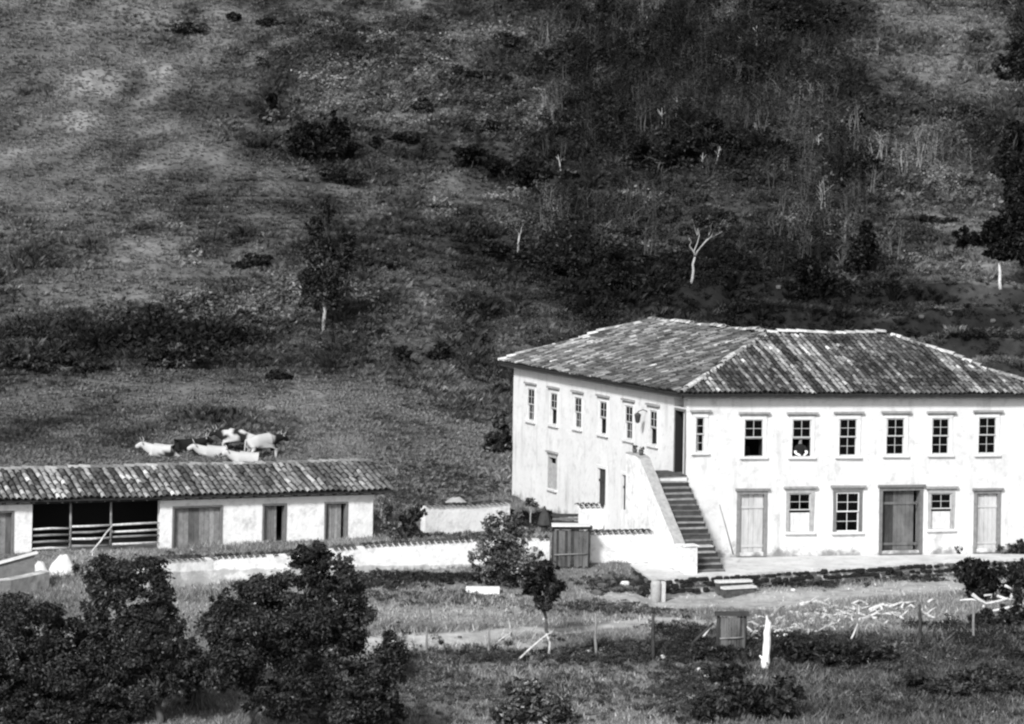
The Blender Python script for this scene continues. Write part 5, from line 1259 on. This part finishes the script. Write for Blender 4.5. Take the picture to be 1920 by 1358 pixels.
def person_bust(s_, zfloor, o_, label, lean, white):
    """a standing figure behind a window sill, arms resting on it"""
    p = frF(s_, zfloor, o_); root = empty('person', p, label, 'person')
    yaw = math.atan2(dF.y, dF.x)
    def Lc(x, y, z): return (x, y, z)          # x along the wall, -y outwards
    ly = -lean
    Vv = [(0, 0, .92), (0, ly * .5, 1.18), (0, ly, 1.38), (0, ly * 1.15, 1.48), (0, ly * 1.3, 1.60), (0, ly * 1.35, 1.68)]
    R_ = [(.16, .12), (.15, .11), (.17, .11), .055, (.075, .09), (.07, .08)]
    E = [(0, 1), (1, 2), (2, 3), (3, 4), (4, 5)]
    for s in (1, -1):
        pts = [(s * .19, ly, 1.36), (s * .24, ly - .12, 1.12), (s * .06, ly - .26, 1.03)] if white else [(s * .19, ly, 1.36), (s * .25, ly + .02, 1.08), (s * .24, ly - .05, .84)]
        prev = 2
        for q, r in zip(pts, (.07, .055, .04)): Vv.append(q); R_.append(r); E.append((prev, len(Vv) - 1)); prev = len(Vv) - 1
        pts = [(s * .10, 0, .82), (s * .11, 0, .46), (s * .11, 0, .06), (s * .11, -.14, .03)]; prev = 0
        for q, r in zip(pts, (.10, .075, .05, .04)): Vv.append(q); R_.append(r); E.append((prev, len(Vv) - 1)); prev = len(Vv) - 1
    me = skin_mesh(Vv, E, R_, 0, 2); o = link('body', me, 'skin', root)
    for m_ in ('cloth_dark', 'cloth_white'): me.materials.append(MT[m_])
    for pl in me.polygons:
        c = pl.center
        if c.z < 1.47: pl.material_index = 1
        if white and abs(c.x) < .30 and 1.0 < c.z < 1.22 and c.y < ly - .06: pl.material_index = 2
    h = lump(None, 'hair', (0, ly * 1.33 + .025, 1.70), .095, 'hair'); h.parent = root
    b = MB(); b.tube([(0, ly * 1.35 - .085, 1.64), (0, ly * 1.35 - .115, 1.61), (0, ly * 1.35 - .085, 1.60)], [.01, .016, .01], 6); n_ = b.build('nose', 'skin', None, True); n_.parent = root
    root.rotation_euler = (0, 0, yaw)
    return root
o2 = opF[2]; person_bust((o2[0] + o2[1]) / 2 + .02, o2[2] - .98, -.30, 'person in dark clothes with white sleeves leaning on the second sill', .10, True)
o1 = opF[1]; person_bust((o1[0] + o1[1]) / 2 - .1, o1[2] - 1.05, -.9, 'person in dark clothes standing inside the first large upper window', .0, False)

# ------------------------------------------------------------------ ground cover, laid clear of walls, house, stable and terrace
def in_poly(X, D, pts):
    ins = np.zeros(X.shape, bool); n = len(pts)
    for i in range(n):
        (x0, y0), (x1, y1) = pts[i], pts[(i + 1) % n]
        c = ((y0 > D) != (y1 > D)) & (X < (x1 - x0) * (D - y0) / ((y1 - y0) or 1e-9) + x0); ins ^= c
    return ins
FOOT = [[(p[0], p[1]) for p in (A, C, C2, I_, B2, B)], [(p.x, p.y) for p in poly], [(p.x, p.y) for p in (SA, SB, SBb, SAb)]]
def clear_of(X, D):
    k = np.ones(X.shape, bool)
    for q in FOOT: k &= ~in_poly(X, D, q)
    return k
VARIANTS = plant_variants()
make_grass()
make_scrub()
def make_weeds():
    def patch(px, py, rx, ry, n):
        g = G(px, py); a = G(px, max(py - ry, 3)); b = G(px, min(py + ry, 1357)); r2 = max((a.y - b.y) / 2, .25)
        t = rng.normal(size=(n, 2)) * .55
        return g.x + t[:, 0] * rx / F * g.y, g.y + t[:, 1] * r2
    L_ = []
    for (px, py, rx, ry, n, tn, sz) in [(1180, 1222, 150, 16, 700, .05, .09), (1330, 1218, 60, 14, 400, .025, .10), (1500, 1212, 90, 20, 450, .03, .11), (1650, 1205, 160, 24, 500, .055, .09), (1840, 1195, 100, 26, 600, .03, .11),
        (1550, 1290, 200, 50, 900, .06, .10), (1780, 1290, 150, 60, 900, .06, .10), (1300, 1300, 90, 50, 600, .05, .09), (1050, 1290, 160, 50, 700, .07, .08), (820, 1290, 120, 50, 400, .08, .08),
        (1010, 975, 40, 10, 260, .012, .09), (1060, 990, 30, 6, 120, .015, .08), (1480, 1095, 90, 6, 260, .04, .08), (1650, 1084, 120, 6, 260, .04, .07), (1780, 1068, 60, 8, 300, .03, .08), (800, 1085, 110, 8, 500, .03, .08), (700, 1095, 80, 10, 300, .04, .08), (1160, 1095, 60, 14, 300, .05, .08),
        (1140, 1140, 130, 12, 350, .05, .07), (820, 1125, 120, 12, 350, .06, .07), (840, 1010, 60, 6, 200, .06, .07), (900, 985, 50, 16, 400, .05, .08), (960, 985, 40, 14, 300, .03, .08), (600, 1045, 160, 5, 300, .05, .07), (420, 1050, 120, 5, 300, .05, .07),
        (850, 905, 90, 25, 700, .06, .09), (760, 930, 60, 40, 500, .07, .09), (1720, 1240, 180, 30, 500, .09, .09), (900, 1235, 120, 14, 300, .06, .08), (740, 1260, 60, 60, 300, .08, .07), (1290, 1190, 60, 18, 300, .03, .09)]:
        x, y = patch(px, py, rx, ry, n); k = clear_of(x, y); x, y = x[k], y[k]; L_.append((x, y, np.full(len(x), tn), np.full(len(x), sz)))
    X, D, T, S_ = [np.concatenate(c) for c in zip(*L_)]
    n = len(X); vi = np.where(rng.random(n) < .72, rng.integers(0, 5, n), rng.integers(5, 9, n))
    scatter('weeds', np.stack([X, D, H(X, D) - .02], 1), S_ * rng.uniform(.8, 2.8, n), rng.uniform(0, 6.28, n), np.clip(T * np.exp(rng.normal(0, .5, n)), .006, .5), vi, 'rank weeds along the banks, walls and terrace foot', 'weeds')
make_weeds()
